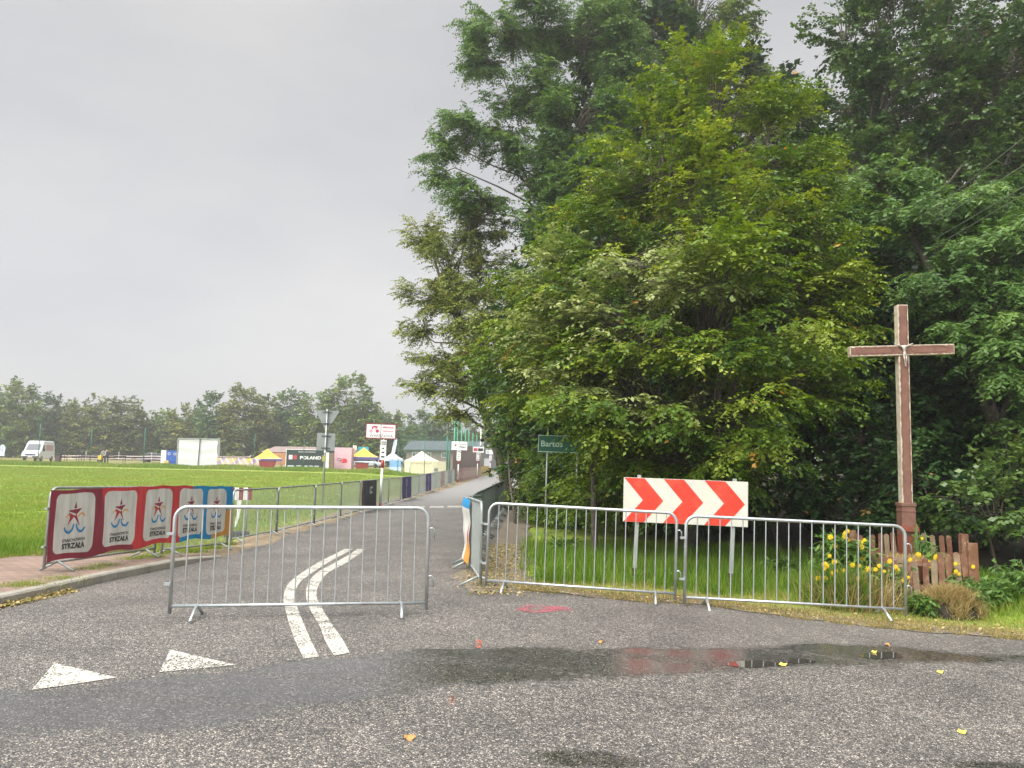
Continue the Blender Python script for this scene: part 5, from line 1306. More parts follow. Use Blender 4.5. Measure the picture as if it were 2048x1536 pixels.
class Crown:
    def __init__(s): s.V = []; s.T = []; s.tv = []; s.tf = []; s.nv = 0
    def add(s, V, T): s.V.append(V); s.T.append(T)
    def twigs(s, a, b, ra, rb, sag=0.0):
        """3-sided tapered twigs a->b (N,3)"""
        if len(a) == 0: return
        N_ = len(a); d_ = unit(b-a); o = unit(np.cross(d_, np.array([.3, .2, 1.0]))); q = np.cross(d_, o)
        mid = (a+b)/2; mid[:, 2] += sag
        rings = []
        for p, r_ in ((a, ra), (mid, (ra+rb)/2), (b, rb)):
            for k in range(3):
                an = 2*math.pi*k/3; rings.append(p + (o*math.cos(an)+q*math.sin(an))*(r_ if np.isscalar(r_) else r_[:, None]))
        V = np.stack(rings, 1).reshape(-1, 3); b0 = s.nv + np.arange(N_)*9
        F_ = []
        for L_ in range(2):
            for k in range(3):
                k2 = (k+1) % 3; F_.append(np.stack([b0+L_*3+k, b0+L_*3+k2, b0+L_*3+3+k2, b0+L_*3+3+k], 1))
        s.tv.append(V); s.tf.append(np.concatenate(F_)); s.nv += len(V)
    def build(s, leafm, parent, name='crown'):
        V = np.concatenate(s.V); T = np.concatenate(s.T); n = len(V)//4
        o = np_mesh(name, V, np.arange(n*4).reshape(-1, 4), leafm, parent, {'tint': ('FACE', 'FLOAT', T)})
        if s.tv: np_mesh('branches', np.concatenate(s.tv), np.concatenate(s.tf), BARK, parent)
        return n
NLEAF = 0
def tree(name, px, d, blobs, leafm, label, cat='tree', group=None, seed=1, dens=3.0, nsp=12, nl=14, lsize=.085, aspect=.58, spl=.65, ang=.9, droop=.35,
         boughlen=1.2, tr=.16, tint=(.35, .12), trunk=True, trunk_top=None, odd=.006, nj=.45, gap=.35, base_pt=None, inner=.25, hang=0.0, flat_=.75):
    """blobs: (px, py, depth, r_horizontal, r_vertical)"""
    global NLEAF
    rng = np.random.default_rng(seed)
    if base_pt is None: bx = XD(px, d); by = d
    else: bx, by = base_pt
    bz = hz(bx, by); org = np.array([bx, by, bz])
    t = thing(name, (bx, by, bz), 0, label, cat, group)
    cr = Crown(); BC = []
    for b in blobs:
        c = P(b[0], b[1], b[2]); BC.append((np.array(c[:]), b[3], b[4]))
    zt_ = max(c[2]+rv_*.3 for c, rh, rv_ in BC)
    hi = max(BC, key=lambda q: q[0][2])[0]; topx, topy = hi[0], hi[1]; zt_ = hi[2]
    def spine(z):
        u_ = np.clip((z-bz)/max(.1, zt_-bz), 0, 1); return np.array([bx+(topx-bx)*u_**1.3+.08*math.sin(z*1.3+seed), by+(topy-by)*u_**1.3+.08*math.cos(z*1.1+seed), z])
    if trunk:
        mb = MB(); zs = np.linspace(bz-.1, zt_, 12); mb.tube([Vector(spine(z)-org) for z in zs], [tr*(1.25 if i == 0 else 1)*(1-.85*i/11) for i in range(12)], 10)
        for c, rh, rv_ in BC:
            z0_ = bz + (c[2]-bz)*.72 - .2*rh; s0 = spine(max(bz+.4, z0_)); m_ = (s0+c)/2+np.array([0, 0, .12*rh]); u0 = np.clip((z0_-bz)/(zt_-bz), 0, 1)
            r0 = tr*(1-.85*u0)*.42; q5 = [s0 + (c-s0)*f_ + np.array([0, 0, .16*np.linalg.norm(c-s0)*math.sin(math.pi*f_)]) + rng.normal(0, .05*np.linalg.norm(c-s0), 3)*(0 < f_ < 1) for f_ in (0, .2, .4, .6, .8, 1)]
            mb.tube([Vector(q-org) for q in q5], [r0*(1-.8*f_) for f_ in (0, .2, .4, .6, .8, 1)], 7)
        mb.build('trunk', BARK, t)
    for c, rh, rv_ in BC:
        area = 4*math.pi*((rh*rh+2*rh*rv_)/3); nb = max(4, int(area*dens))
        dv = unit(rng.normal(0, 1, (nb*2, 3)))
        # thin out by a smooth random field so that gaps stay open
        fld = np.sin(dv[:, 0]*4.1+c[0]*2)+np.sin(dv[:, 1]*4.7+c[2])+np.sin(dv[:, 2]*5.3+c[1]*1.7)
        keep = fld > np.quantile(fld, gap*.6); dv = dv[keep][:nb]; nb = len(dv)
        rad = rng.uniform(.72, 1.08, (nb, 1)); tip = c + dv*np.array([rh, rh, rv_])*rad
        # skip boughs buried in other blobs
        ins = np.zeros(nb, bool)
        for c2, h2, v2 in BC:
            if c2 is c: continue
            q = (tip-c2)/np.array([h2, h2, v2]); ins |= (q*q).sum(1) < .42
        tip = tip[~ins]; dv = dv[~ins]; nb = len(tip)
        if nb == 0: continue
        tip = tip[tip[:, 2] > hgt(tip[:, 0], tip[:, 1])+.15]; nb = len(tip)
        if nb == 0: continue
        sp0 = spine(c[2]-.5*rh); tw = sp0-c; tl = np.linalg.norm(tw[:2]); tw = (tw/max(tl, .3) if tl > rh*.8 else np.array([0, 0, -1.0])*.5+tw*.3)
        tw[2] = min(tw[2], -.15); root = c + (tip-c)*inner + tw*.55*rh*rng.uniform(.4, 1.0, (nb, 1)); root[:, 2] -= .10*rv_
        out = unit(tip-root); out[:, 2] = out[:, 2]*flat_ - hang; out = unit(out); BL_ = boughlen*rng.uniform(.6, 1.15, nb); root2 = tip - out*BL_[:, None]
        cr.twigs(root-org, root2-org, .020*rh**.5, .010, .10*rh*rng.random(nb)); cr.twigs(root2-org, tip-org, .010, .003, .05)
        btint = rng.normal(tint[0], tint[1], nb)
        u_ = rng.uniform(.12, 1.0, (nb, nsp)); u_[:, 0] = 1.0
        sb = root2[:, None, :] + (tip-root2)[:, None, :]*u_[:, :, None]
        up = np.array([0, 0, 1.0]); sd = unit(np.cross(out, up)+1e-6); sgn = rng.choice([-1.0, 1.0], (nb, nsp, 1)); spread = rng.uniform(.3, 1.3, (nb, nsp, 1)); spread[:, 0] = .1
        dr = unit(out[:, None, :] + sd[:, None, :]*sgn*spread + rng.normal(0, .22, (nb, nsp, 3))); dr[..., 2] -= .10+hang*.5; dr = unit(dr)
        SL = (spl*rng.uniform(.55, 1.2, (nb, nsp))*(1.15-.35*u_)).ravel()
        st = (btint[:, None] + rng.normal(0, .05, (nb, nsp))).ravel()
        V, T = leaves(sb.reshape(-1, 3)-org, dr.reshape(-1, 3), SL, nl, lsize, aspect, ang, droop, rng, st, nj)
        o_ = rng.random(len(T)) < odd; T[o_] = .99
        sp_odd = np.repeat(rng.random(len(st)) < odd*.8, nl); T[sp_odd] = .99
        cr.add(V, T)
    NLEAF += cr.build(leafm, t); return t
HB = leaf_mat('hornbeam_leaf', [(0, (.040, .090, .010)), (.35, (.092, .165, .013)), (.65, (.165, .235, .020)), (.93, (.28, .34, .045)), (.97, (.45, .30, .04)), (1, (.40, .20, .04))], .36)
HBL = leaf_mat('pale_hornbeam_leaf', [(0, (.08, .14, .02)), (.5, (.18, .235, .06)), (.93, (.36, .40, .15)), (.97, (.45, .30, .06)), (1, (.34, .17, .05))], .3)
LO = leaf_mat('locust_leaf', [(0, (.042, .100, .022)), (.5, (.100, .190, .036)), (.93, (.18, .28, .06)), (1, (.24, .27, .05))], .3)
AL = leaf_mat('alder_leaf', [(0, (.030, .075, .016)), (.5, (.075, .140, .026)), (.93, (.15, .22, .05)), (1, (.25, .22, .04))], .22, .4, .5)
OL = leaf_mat('olive_leaf', [(0, (.08, .115, .016)), (.5, (.20, .245, .045)), (.93, (.32, .35, .09)), (1, (.34, .20, .05))], .25)
MID = leaf_mat('mid_green_leaf', [(0, (.036, .080, .014)), (.5, (.090, .155, .022)), (.93, (.17, .24, .045)), (1, (.35, .22, .05))], .3)
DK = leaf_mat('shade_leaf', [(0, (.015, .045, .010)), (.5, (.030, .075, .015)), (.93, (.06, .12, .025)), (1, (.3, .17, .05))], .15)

# A: big bright hornbeam in the centre, two tops and low skirts
tree('hornbeam_tree', 1370, 15.5, [(1310, 330, 15.5, 1.25, 1.75), (1440, 215, 16, 1.35, 1.65), (1525, 440, 14.2, 1.15, 1.35), (1390, 430, 15.5, 1.7, 1.8), (1200, 480, 16, 1.2, 1.3), (1240, 620, 15, 1.9, 1.6), (1430, 620, 13.4, 2.0, 1.5), (1590, 620, 14.6, 1.2, 1.5),
     (1120, 690, 16.2, 1.5, 1.3), (1260, 770, 13.6, 1.7, 1.1), (1440, 790, 12.9, 1.6, 1.1), (1610, 760, 13.8, 1.1, 1.0), (1040, 755, 17.5, 1.1, .8), (1250, 870, 14.2, .9, .65), (1350, 905, 13.6, 1.1, .7), (1490, 905, 13.2, 1.0, .6), (1205, 955, 15.6, .8, .65), (1145, 1000, 17.2, .6, .45), (1290, 975, 14.0, .7, .45),
     (1560, 300, 15.8, 1.1, 1.3), (1625, 480, 15.2, 1.1, 1.3), (1670, 620, 15, .9, .8), (1140, 540, 16.5, 1.2, 1.1), (1050, 620, 17.5, 1.2, 1.1), (1230, 360, 16.5, 1.0, 1.2), (1370, 170, 16.4, 1.0, 1.1)],
     HB, 'broad bright green hornbeam with drooping sprays behind the chevron board', seed=21, dens=3.0, nsp=14, nl=13, lsize=.085, tint=(.46, .22), odd=.0018, tr=.2, gap=.9, nj=.26, flat_=.55)
# A2: a paler branchy spray tree in front of it
tree('young_hornbeam_tree', 1200, 14.6, [(1120, 560, 15.4, 1.1, 1.1), (1300, 520, 13.4, 1.0, .5), (1400, 560, 12.6, .8, .35), (1230, 650, 13.4, 1.1, .6), (1110, 680, 15, 1.1, .9), (1180, 760, 13.8, .9, .5), (1300, 830, 13, .9, .4)],
     HBL, 'pale leaved young hornbeam with layered sprays in front of the broad hornbeam', seed=5, dens=2.6, nsp=11, nl=12, lsize=.092, tint=(.55, .2), odd=.003, tr=.07, gap=.7, droop=.25, nj=.24, flat_=.45)
# roadside bush under the sign
tree('roadside_bush', 1030, 22, [(1046, 880, 24.5, .8, .9), (1022, 845, 24.9, .55, .75), (1018, 800, 25.5, .7, .6), (1052, 950, 23.5, .62, .75), (1075, 960, 22.8, .85, .9), (1130, 990, 21.8, 1.1, .7), (1080, 870, 23.5, 1.3, 1.2), (1180, 990, 19.5, .9, .6), (1000, 785, 26, .95, .8), (1005, 730, 26, 1.2, 1.1), (1110, 930, 20.8, .9, .7), (1180, 900, 19.5, .9, .7), (1240, 960, 18.8, .9, .7)],
     HB, 'dense green bush overhanging the right side of the road behind the green sign', 'bush', seed=9, dens=3.2, nsp=11, nl=11, lsize=.11, tint=(.25, .18), tr=.04, odd=.002)
# B: open bluish locust upper left
tree('locust_tree', 1190, 27, [(985, 55, 27, 1.35, 1.0), (960, 120, 27, .9, .8), (1080, 20, 27, 1.6, 1.3), (1010, 200, 27, .9, .7), (920, 255, 27, 1.1, .7), (880, 300, 27, .75, .55), (1000, 280, 27, 1.1, .8), (1090, 160, 27, 1.3, 1.3), (1190, 60, 27, 1.7, 1.6),
     (1170, 220, 26, 1.5, 1.4), (1080, 330, 27, 1.3, .9), (940, 390, 27, 1.2, .6), (870, 350, 27, .6, .45), (1180, 370, 26, 1.5, 1.2), (1250, 130, 27, 1.3, 1.6), (1070, 430, 27, 1.3, .8)],
     LO, 'tall open bluish locust tree with sky gaps above the road', seed=33, dens=3.6, nsp=13, nl=16, lsize=.10, aspect=.46, spl=.6, ang=1.2, droop=.5, tint=(.45, .2), tr=.22, gap=.8, boughlen=1.1, odd=.002)
# C: fine leaved tree with visible branches, lower left edge
tree('elm_tree', 1015, 29, [(850, 470, 30, 1.0, .8), (900, 530, 29, 1.4, 1.1), (845, 590, 30, 1.1, .7), (920, 620, 29, 1.3, 1.0), (830, 660, 30, .75, .5), (870, 720, 30, 1.2, .7), (840, 770, 30, .8, .45), (920, 760, 29, 1.1, .8), (960, 450, 28, 1.2, 1.0), (980, 560, 28, 1.3, 1.3), (965, 680, 28, 1.2, 1.1), (900, 820, 29, .8, .35), (1010, 640, 27, 1.3, 1.6)],
     OL, 'fine leaved olive green tree with bare branches showing, leaning over the road', seed=44, dens=3.8, nsp=12, nl=12, lsize=.09, spl=.5, tint=(.45, .22), tr=.2, gap=.8, droop=.35, odd=.012, boughlen=1.2, inner=.2)
# D: high tree behind
tree('ash_tree', 1400, 31, [(1300, 60, 31, 2.0, 1.6), (1390, 0, 31, 2.0, 1.6), (1450, 50, 31, 1.3, 1.1), (1500, 160, 30, 1.0, 1.0), (1545, 175, 30, .9, .8), (1610, 190, 29, .7, .7), (1280, 200, 30, 1.8, 2.0), (1560, 260, 28, 1.6, 1.6), (1400, 200, 31, 2.2, 2.2), (1200, 480, 29, 2.0, 2.5), (1600, 400, 26, 1.6, 1.8)],
     MID, 'tall green ash tree rising behind the broad hornbeam', seed=55, dens=2.0, nsp=10, nl=13, lsize=.13, spl=.7, tint=(.55, .2), tr=.28, gap=.5, odd=.01)
# E: big dark alder top right
tree('alder_tree', 1760, 22, [(1690, 60, 22, 1.2, 1.6), (1700, 200, 22, 1.3, 1.4), (1810, 40, 21, 1.5, 1.6), (1830, 190, 21, 1.6, 1.4), (1950, 60, 20, 1.5, 1.6), (1960, 220, 20, 1.6, 1.4), (2050, 120, 19, 1.5, 1.8), (1720, 340, 22, 1.6, 1.2), (1860, 350, 21, 1.6, 1.3), (2020, 330, 19, 1.4, 1.2), (1660, 470, 23, 1.5, 1.3), (1790, 480, 22, 1.7, 1.3), (2120, 300, 19, 1.5, 1.5)],
     AL, 'huge dark alder tree filling the top right corner', seed=66, dens=2.1, nsp=12, nl=12, lsize=.105, aspect=.75, spl=.6, tint=(.42, .22), tr=.26, gap=.6, odd=.002, droop=.2)
# F: nearer bluish feathered boughs on the right
tree('walnut_tree', 2080, 15.5, [(1990, 500, 15, 1.1, .55), (1900, 560, 15.5, 1.0, .45), (2040, 600, 14.5, 1.0, .6), (1850, 420, 16.5, 1.3, .5), (1960, 400, 16, 1.1, .5), (1760, 350, 17, 1.0, .4), (1950, 660, 15, .8, .4), (2040, 720, 14.5, .9, .6), (2060, 850, 15, .8, .6), (2100, 480, 14.5, 1.1, 1.0)],
     LO, 'bluish feathery walnut boughs reaching in from the right above the cross', seed=77, dens=3.4, nsp=12, nl=17, lsize=.115, aspect=.40, spl=.60, ang=1.15, droop=.55, tint=(.45, .16), tr=.2, gap=.6, hang=.15, odd=.0)
# G: wood behind, one tree each
gsp = [(1150, 24, 700, 2.6), (1330, 22, 640, 2.7), (1480, 20, 700, 2.4), (1620, 21, 620, 2.7), (1730, 19, 760, 2.2), (1850, 18.5, 700, 2.2), (1980, 18, 800, 2.1), (2090, 17.5, 650, 2.2), (1240, 30, 420, 3.2), (1450, 31, 380, 3.4), (1660, 30, 480, 3.2), (1840, 29, 470, 3.3), (2020, 27, 520, 3.2), (2160, 26, 420, 3.2)]
pl = ['behind the green sign', 'behind the broad hornbeam trunk', 'behind the chevron board', 'between the hornbeam and the cross', 'just left of the cross', 'just right of the cross', 'behind the picket garden', 'at the right edge', 'deep behind the locust', 'deep behind the hornbeam top', 'deep under the alder', 'deep above the cross', 'deep behind the walnut boughs', 'deep at the right edge']
for i, (px, d, py, r_) in enumerate(gsp):
    near = d < 25
    bl_ = [(px, py-110, d, r_*.95, r_*1.0), (px+30, py+60, d, r_*1.1, r_*.9), (px-60, py+10, d+.8, r_*.8, r_*.8)]
    if near: bl_ += [(px, py+190 if py < 750 else py+110, d-.3, r_, r_*.75)]
    else:
        bl_ += [(px, py+250, d, r_*1.1, r_*1.1)]
        if i not in (9, 10): bl_ += [(px+20, py-300, d, r_*.8, r_*1.1)]
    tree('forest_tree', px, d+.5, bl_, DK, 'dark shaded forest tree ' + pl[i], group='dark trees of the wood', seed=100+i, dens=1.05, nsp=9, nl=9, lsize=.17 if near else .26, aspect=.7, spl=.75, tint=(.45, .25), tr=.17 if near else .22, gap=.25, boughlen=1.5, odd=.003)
# low shade bushes under the wood
for i, (px, py, d, r_, lb) in enumerate([(1250, 985, 18.5, .95, 'behind the left chevron post'), (1400, 990, 17.5, 1.0, 'behind the middle of the chevron board'), (1560, 980, 16.5, 1.0, 'right of the chevron board'), (1690, 1000, 15.5, .9, 'left of the picket garden'), (1880, 960, 15.0, 1.0, 'behind the cross base'), (1990, 1000, 13.8, .9, 'right of the picket garden'), (2080, 960, 14.2, 1.1, 'at the right frame edge'), (1780, 880, 16.2, .9, 'high behind the picket garden')]):
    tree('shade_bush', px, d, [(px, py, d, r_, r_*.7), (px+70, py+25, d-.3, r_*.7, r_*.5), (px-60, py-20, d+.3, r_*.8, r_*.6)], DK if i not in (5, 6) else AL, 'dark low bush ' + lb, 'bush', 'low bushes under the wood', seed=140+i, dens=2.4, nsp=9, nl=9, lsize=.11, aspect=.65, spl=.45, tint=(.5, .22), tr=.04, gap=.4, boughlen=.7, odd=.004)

# ---- background tree line beyond the showground
FT1 = leaf_mat('far_tree_leaf', [(0, (.06, .11, .016)), (.5, (.14, .215, .030)), (.93, (.25, .31, .05)), (1, (.25, .15, .04))], .2)
FT2 = leaf_mat('far_dark_tree_leaf', [(0, (.035, .085, .022)), (.5, (.075, .155, .035)), (.93, (.14, .22, .05)), (1, (.2, .15, .04))], .2)
FT3 = leaf_mat('far_olive_tree_leaf', [(0, (.075, .105, .020)), (.5, (.16, .185, .036)), (.93, (.25, .26, .05)), (1, (.30, .16, .04))], .2)
line_t = [(-15, 800, 150, 3.6, FT2, 'dark tree cut by the left frame edge'), (35, 795, 140, 4.0, FT1, 'tall pale green tree above the feather flag'), (90, 815, 150, 3.6, FT2, 'dark tree above the white van'), (130, 822, 152, 3.3, FT1, 'mid green tree right of the white van'), (165, 826, 148, 3.3, FT3, 'olive tree above the tall dark table'),
    (210, 822, 145, 3.8, FT3, 'olive brown tree above the two people'), (255, 828, 146, 3.6, FT3, 'rounded olive tree right of the two people'), (296, 862, 160, 2.2, FT1, 'low tree in the gap of the tree line'), (330, 842, 150, 2.8, FT1, 'loose tree at the left of the white screen'), (372, 838, 148, 3.0, FT3, 'airy olive tree above the white screen'), (425, 820, 145, 3.6, FT2, 'pointed dark tree right of the white screen'),
    (490, 810, 142, 4.4, FT3, 'big olive tree above the left yellow tent'), (540, 825, 150, 3.6, FT1, 'mid green tree left of the billboard'), (580, 815, 150, 3.8, FT2, 'dark blue green tree above the black billboard'), (635, 815, 140, 4.0, FT1, 'yellow green tree behind the road sign backs'), (700, 798, 138, 5.0, FT1, 'biggest rounded tree above the pink billboard'),
    (745, 850, 140, 3.2, FT1, 'low green tree behind the cyclist race board'), (790, 855, 142, 3.0, FT1, 'green tree above the small white tent'), (840, 850, 160, 3.6, FT2, 'dark tree above the cream tent'), (885, 852, 162, 3.4, FT2, 'dark tree above the clubhouse roof'), (930, 860, 165, 3.2, FT1, 'green tree behind the ball net'), (975, 862, 170, 3.4, FT1, 'pale tree at the end of the road'), (1020, 850, 172, 4.0, FT2, 'dark tree beyond the end of the road')]
for i, (px, py, d, r_, lm, lb) in enumerate(line_t):
    s_ = 1538/d; rs_ = random.Random(i); bl_ = [(px, py+r_*s_*.05, d, r_*.8, r_*.95)]
    yy = py + r_*s_*.9
    while yy < 915:
        bl_.append((px+rs_.uniform(-.35, .35)*r_*s_, yy, d+rs_.uniform(-1, 1), r_*.95, r_*.8)); bl_.append((px+rs_.uniform(-.9, .9)*r_*s_, yy-8, d+rs_.uniform(-1, 1), r_*.65, r_*.6)); yy += r_*s_*.8
    bl_.append((px+rs_.choice((-1, 1))*r_*s_*.5, py+r_*s_*.3, d, r_*.55, r_*.5))
    tree('broadleaf_tree', px, d, bl_, lm, lb, group='trees lining the far side of the showground', seed=200+i, dens=.42, nsp=8, nl=7, lsize=.42, aspect=.75, spl=1.3, tint=(.42, .24), tr=.25, gap=.35, boughlen=2.2, odd=.004)
# far wood behind, one mass
rng = np.random.default_rng(7); n = 9000
xs_ = rng.uniform(-190, 60, n); ys_ = rng.uniform(205, 235, n); hh = 11.5 + 2.2*np.sin(xs_*.11)+1.3*np.sin(xs_*.31+2) - 4.5*np.exp(-((xs_+107)/9)**2); zs_ = hgt(xs_, ys_) + rng.uniform(0, 1, n)**.7*hh
dirs = unit(np.stack([rng.normal(0, 1, n), rng.normal(0, 1, n), rng.normal(0, .4, n)], 1))
V, T = leaves(np.stack([xs_, ys_, zs_], 1), dirs, np.full(n, 2.4), 7, 1.0, .8, .9, .2, rng, rng.normal(.45, .2, n), .6)
o = np_mesh('far_wood', V, np.arange(len(V)).reshape(-1, 4), FT2, None, {'tint': ('FACE', 'FLOAT', T)}); tag(o, 'hazy mass of distant woodland behind the tree line', 'wood', kind='stuff')

# ================================================================== GRASS AND SMALL PLANTS
GR = leaf_mat('grass_blade', [(0, (.055, .145, .012)), (.45, (.158, .262, .026)), (.8, (.28, .32, .065)), (.93, (.32, .27, .08)), (1, (.40, .30, .12))], .3, .6, .25)
DRY = leaf_mat('dry_grass_blade', [(0, (.10, .14, .03)), (.35, (.26, .22, .08)), (.7, (.42, .31, .13)), (1, (.55, .44, .22))], .3, .7, .2)
def blades(name, x, y, h, w, tint, m, rng, label, lean=.45, z=None, kind='stuff', cat='grass', parent=None, origin=None):
    n = len(x); z = hgt(x, y) if z is None else z; a = rng.uniform(0, 2*math.pi, n); ca, sa = np.cos(a), np.sin(a)
    b = rng.uniform(0, 2*math.pi, n); ln = rng.uniform(.1, 1, n)*lean
    p = np.stack([x, y, z-.01], 1); wv = np.stack([ca*w, sa*w, np.zeros(n)], 1)
    tip = p + np.stack([np.cos(b)*ln*h, np.sin(b)*ln*h, h*np.sqrt(np.maximum(.1, 1-ln**2*.6))], 1)
    mid = p + (tip-p)*.55; mid[:, 2] += h*.10*ln; 
    V = np.stack([p-wv/2, p+wv/2, mid+wv*.38, tip, mid-wv*.38], 1)
    # quad + tri as two quads (tip doubled) keeps one polygon size
    V4 = np.concatenate([V[:, [0, 1, 2, 4]], V[:, [4, 2, 3, 3]]], 0)
    V4[n:, 3] = V[:, 3] + wv*.02
    T = np.clip(np.concatenate([tint, tint]), 0, 1)
    if origin is not None: V4 = V4 - np.array(origin)
    o = np_mesh(name, V4.reshape(-1, 3), np.arange(len(V4)*4).reshape(-1, 4), m, parent, {'tint': ('FACE', 'FLOAT', T)})
    if parent is None: tag(o, label, cat, kind=kind)
    return o
rng = np.random.default_rng(12)
# right verge: short and dry by the asphalt, lush further in
n = 150000; x = rng.uniform(-.1, 10.5, n); y = top_y(np.clip(x, .05, 60)) + rng.uniform(-.10, 1, n)**1.25*8.0
# left part of the verge runs up beside the road
k = x > right_x(y) + .25 + .25*rng.random(n); x, y = x[k], y[k]; e_ = y - top_y(x); e2 = x - right_x(y) - .3; e_ = np.minimum(e_, np.where(y > 11, e2*1.3, 9)); 
dens_ = np.clip(.5 + e_*.8, 0, 1)*(1-.5*smooth(4.2, 6.5, e_)); cl_n = np.sin(x*3.1+np.sin(y*2.7))*np.sin(y*3.7+x) ; k = rng.random(len(x)) < dens_*(.75+.35*cl_n); x, y, e_, cl_n = x[k], y[k], e_[k], cl_n[k]
h = (.030 + .10*smooth(.8, 3.0, e_) + .05*cl_n*smooth(.8, 2, e_))*rng.uniform(.5, 1.5, len(x)); h = np.maximum(h, .02)
tn = .98 - .42*smooth(.4, 2.6, e_) + rng.normal(0, .13, len(x)) + .06*cl_n
tn = np.where((x > 3.6) & (e_ < 1.5), tn - .14, tn)
blades('verge_grass', x, y, h, np.full(len(x), .0075), tn, GR, rng, 'green roadside grass turning dry and yellow at the asphalt edge', .7)
# matted dead grass creeping over the asphalt edge
n = 30000; x = rng.uniform(.1, 10.5, n); e_ = rng.exponential(.32, n)-.14; y = top_y(x)+e_; k = (np.sin(x*5+np.sin(x*11))*.5+.5 > rng.random(n)*.8) | (e_ > .1); x, y, e_ = x[k], y[k], e_[k]
blades('dry_grass', x, y, rng.uniform(.012, .055, len(x)), np.full(len(x), .007), rng.normal(.42, .22, len(x)), DRY, rng, 'flattened dead grass along the right asphalt edge', 1.3, z=hgt(x, y)+.04)
# taller tufts and weeds
n = 26000; cxs = rng.uniform(.2, 8.5, 420); cys = rng.uniform(10.6, 15.5, 420); q = rng.integers(0, 420, n); x = cxs[q]+rng.normal(0, .10, n); y = cys[q]+rng.normal(0, .10, n); k = (y-top_y(x) > 1.0) & (x > right_x(y)+.6); x, y = x[k], y[k]
blades('tall_grass', x, y, rng.uniform(.12, .42, len(x)), np.full(len(x), .009), rng.normal(.28, .15, len(x)), GR, rng, 'taller green grass tufts under the hornbeam edge', .7)
# left meadow
n = 420000; yy = 9.0 + 62*rng.random(n)**1.9; xx = (left_x(yy) - .75) - rng.random(n)*(.62*yy+1.0); k = (xx < -7.55 - .0*yy) | (yy > 14.1); xx, yy = xx[k], yy[k]
k = rng.random(len(xx)) < (.45+.55*smooth(.0, 1.2, left_x(yy)-.8-xx)); xx, yy = xx[k], yy[k]
pat = np.sin(xx*1.1+np.sin(yy*.7)*2)*np.sin(yy*.9+xx*.3); lush = (1-smooth(11, 17, yy))*smooth(7.4, 8.6, -xx)
h = (.07+.028*pat+.22*lush)*rng.uniform(.5, 1.5, len(xx)); edge_ = 1-smooth(.2, 1.0, left_x(yy)-.8-xx)
tn = .56 + .13*pat - .28*lush + .22*edge_ + rng.normal(0, .12, len(xx)) + .06*smooth(20, 50, yy)
blades('meadow_grass', xx, yy, h, .006+.00042*yy, tn, GR, rng, 'bright green meadow grass left of the road', .6)
# strip of taller grass hiding the feet of the showground
n = 42000; yy = rng.uniform(76, 84, n); xx = rng.uniform(-62, -7, n); 
blades('meadow_grass', xx, yy, rng.uniform(.12, .42, n)*(1+.3*np.sin(xx*.8)), np.full(n, .05), rng.normal(.55, .15, n)-.1*np.sin(xx*.5), GR, rng, 'taller grass strip at the far edge of the meadow', .6)
# weeds in the kerb joint and on the pavement
n = 5200; cxy = [G(a, b) for a, b in [(180, 1158), (205, 1150), (330, 1118), (345, 1112), (262, 1136), (300, 1128), (30, 1195), (60, 1192), (420, 1108), (450, 1100), (120, 1180), (385, 1116)]]; q = rng.integers(0, len(cxy), n)
x = np.array([p.x for p in cxy])[q]+rng.normal(0, .12, n); y = np.array([p.y for p in cxy])[q]+rng.normal(0, .10, n)
blades('kerb_weeds', x, y, rng.uniform(.03, .11, n), np.full(n, .006), rng.normal(.6, .2, n), GR, rng, 'small weeds growing along the kerb joint', .9, z=hgt(x, y)+ASPH+.07)
n = 14000; y = rng.uniform(7.4, 14.6, n); x = np.interp(y, [p[1] for p in KP], [p[0] for p in KP]) - 2.45 - rng.exponential(.25, n) + (y > 12)*.5
blades('dry_grass', x, y, rng.uniform(.03, .12, n), np.full(n, .007), rng.normal(.4, .2, n), DRY, rng, 'dry yellow grass behind the brick pavement', .9, z=hgt(x, y)+.06)
# dry clump left of the garden
c = (XD(1690, 9.95), 9.95)
t = thing('grass_clump', (c[0], c[1], hz(*c)), 0, 'big clump of dry arching straw coloured leaves left of the picket garden', 'plant')
n = 1500; x = c[0]+rng.normal(.05, .24, n); y = c[1]+rng.normal(0, .16, n)
blades('dry_leaves', x, y, rng.uniform(.25, .62, n), np.full(n, .012), rng.normal(.55, .25, n), DRY, rng, None, 1.0, parent=t, origin=(c[0], c[1], hz(*c)))
n = 700; x = c[0]+rng.normal(-.12, .16, n); y = c[1]+rng.normal(0, .16, n)
blades('green_leaves', x, y, rng.uniform(.35, .7, n), np.full(n, .014), rng.normal(.2, .12, n), GR, rng, None, .75, parent=t, origin=(c[0], c[1], hz(*c)))
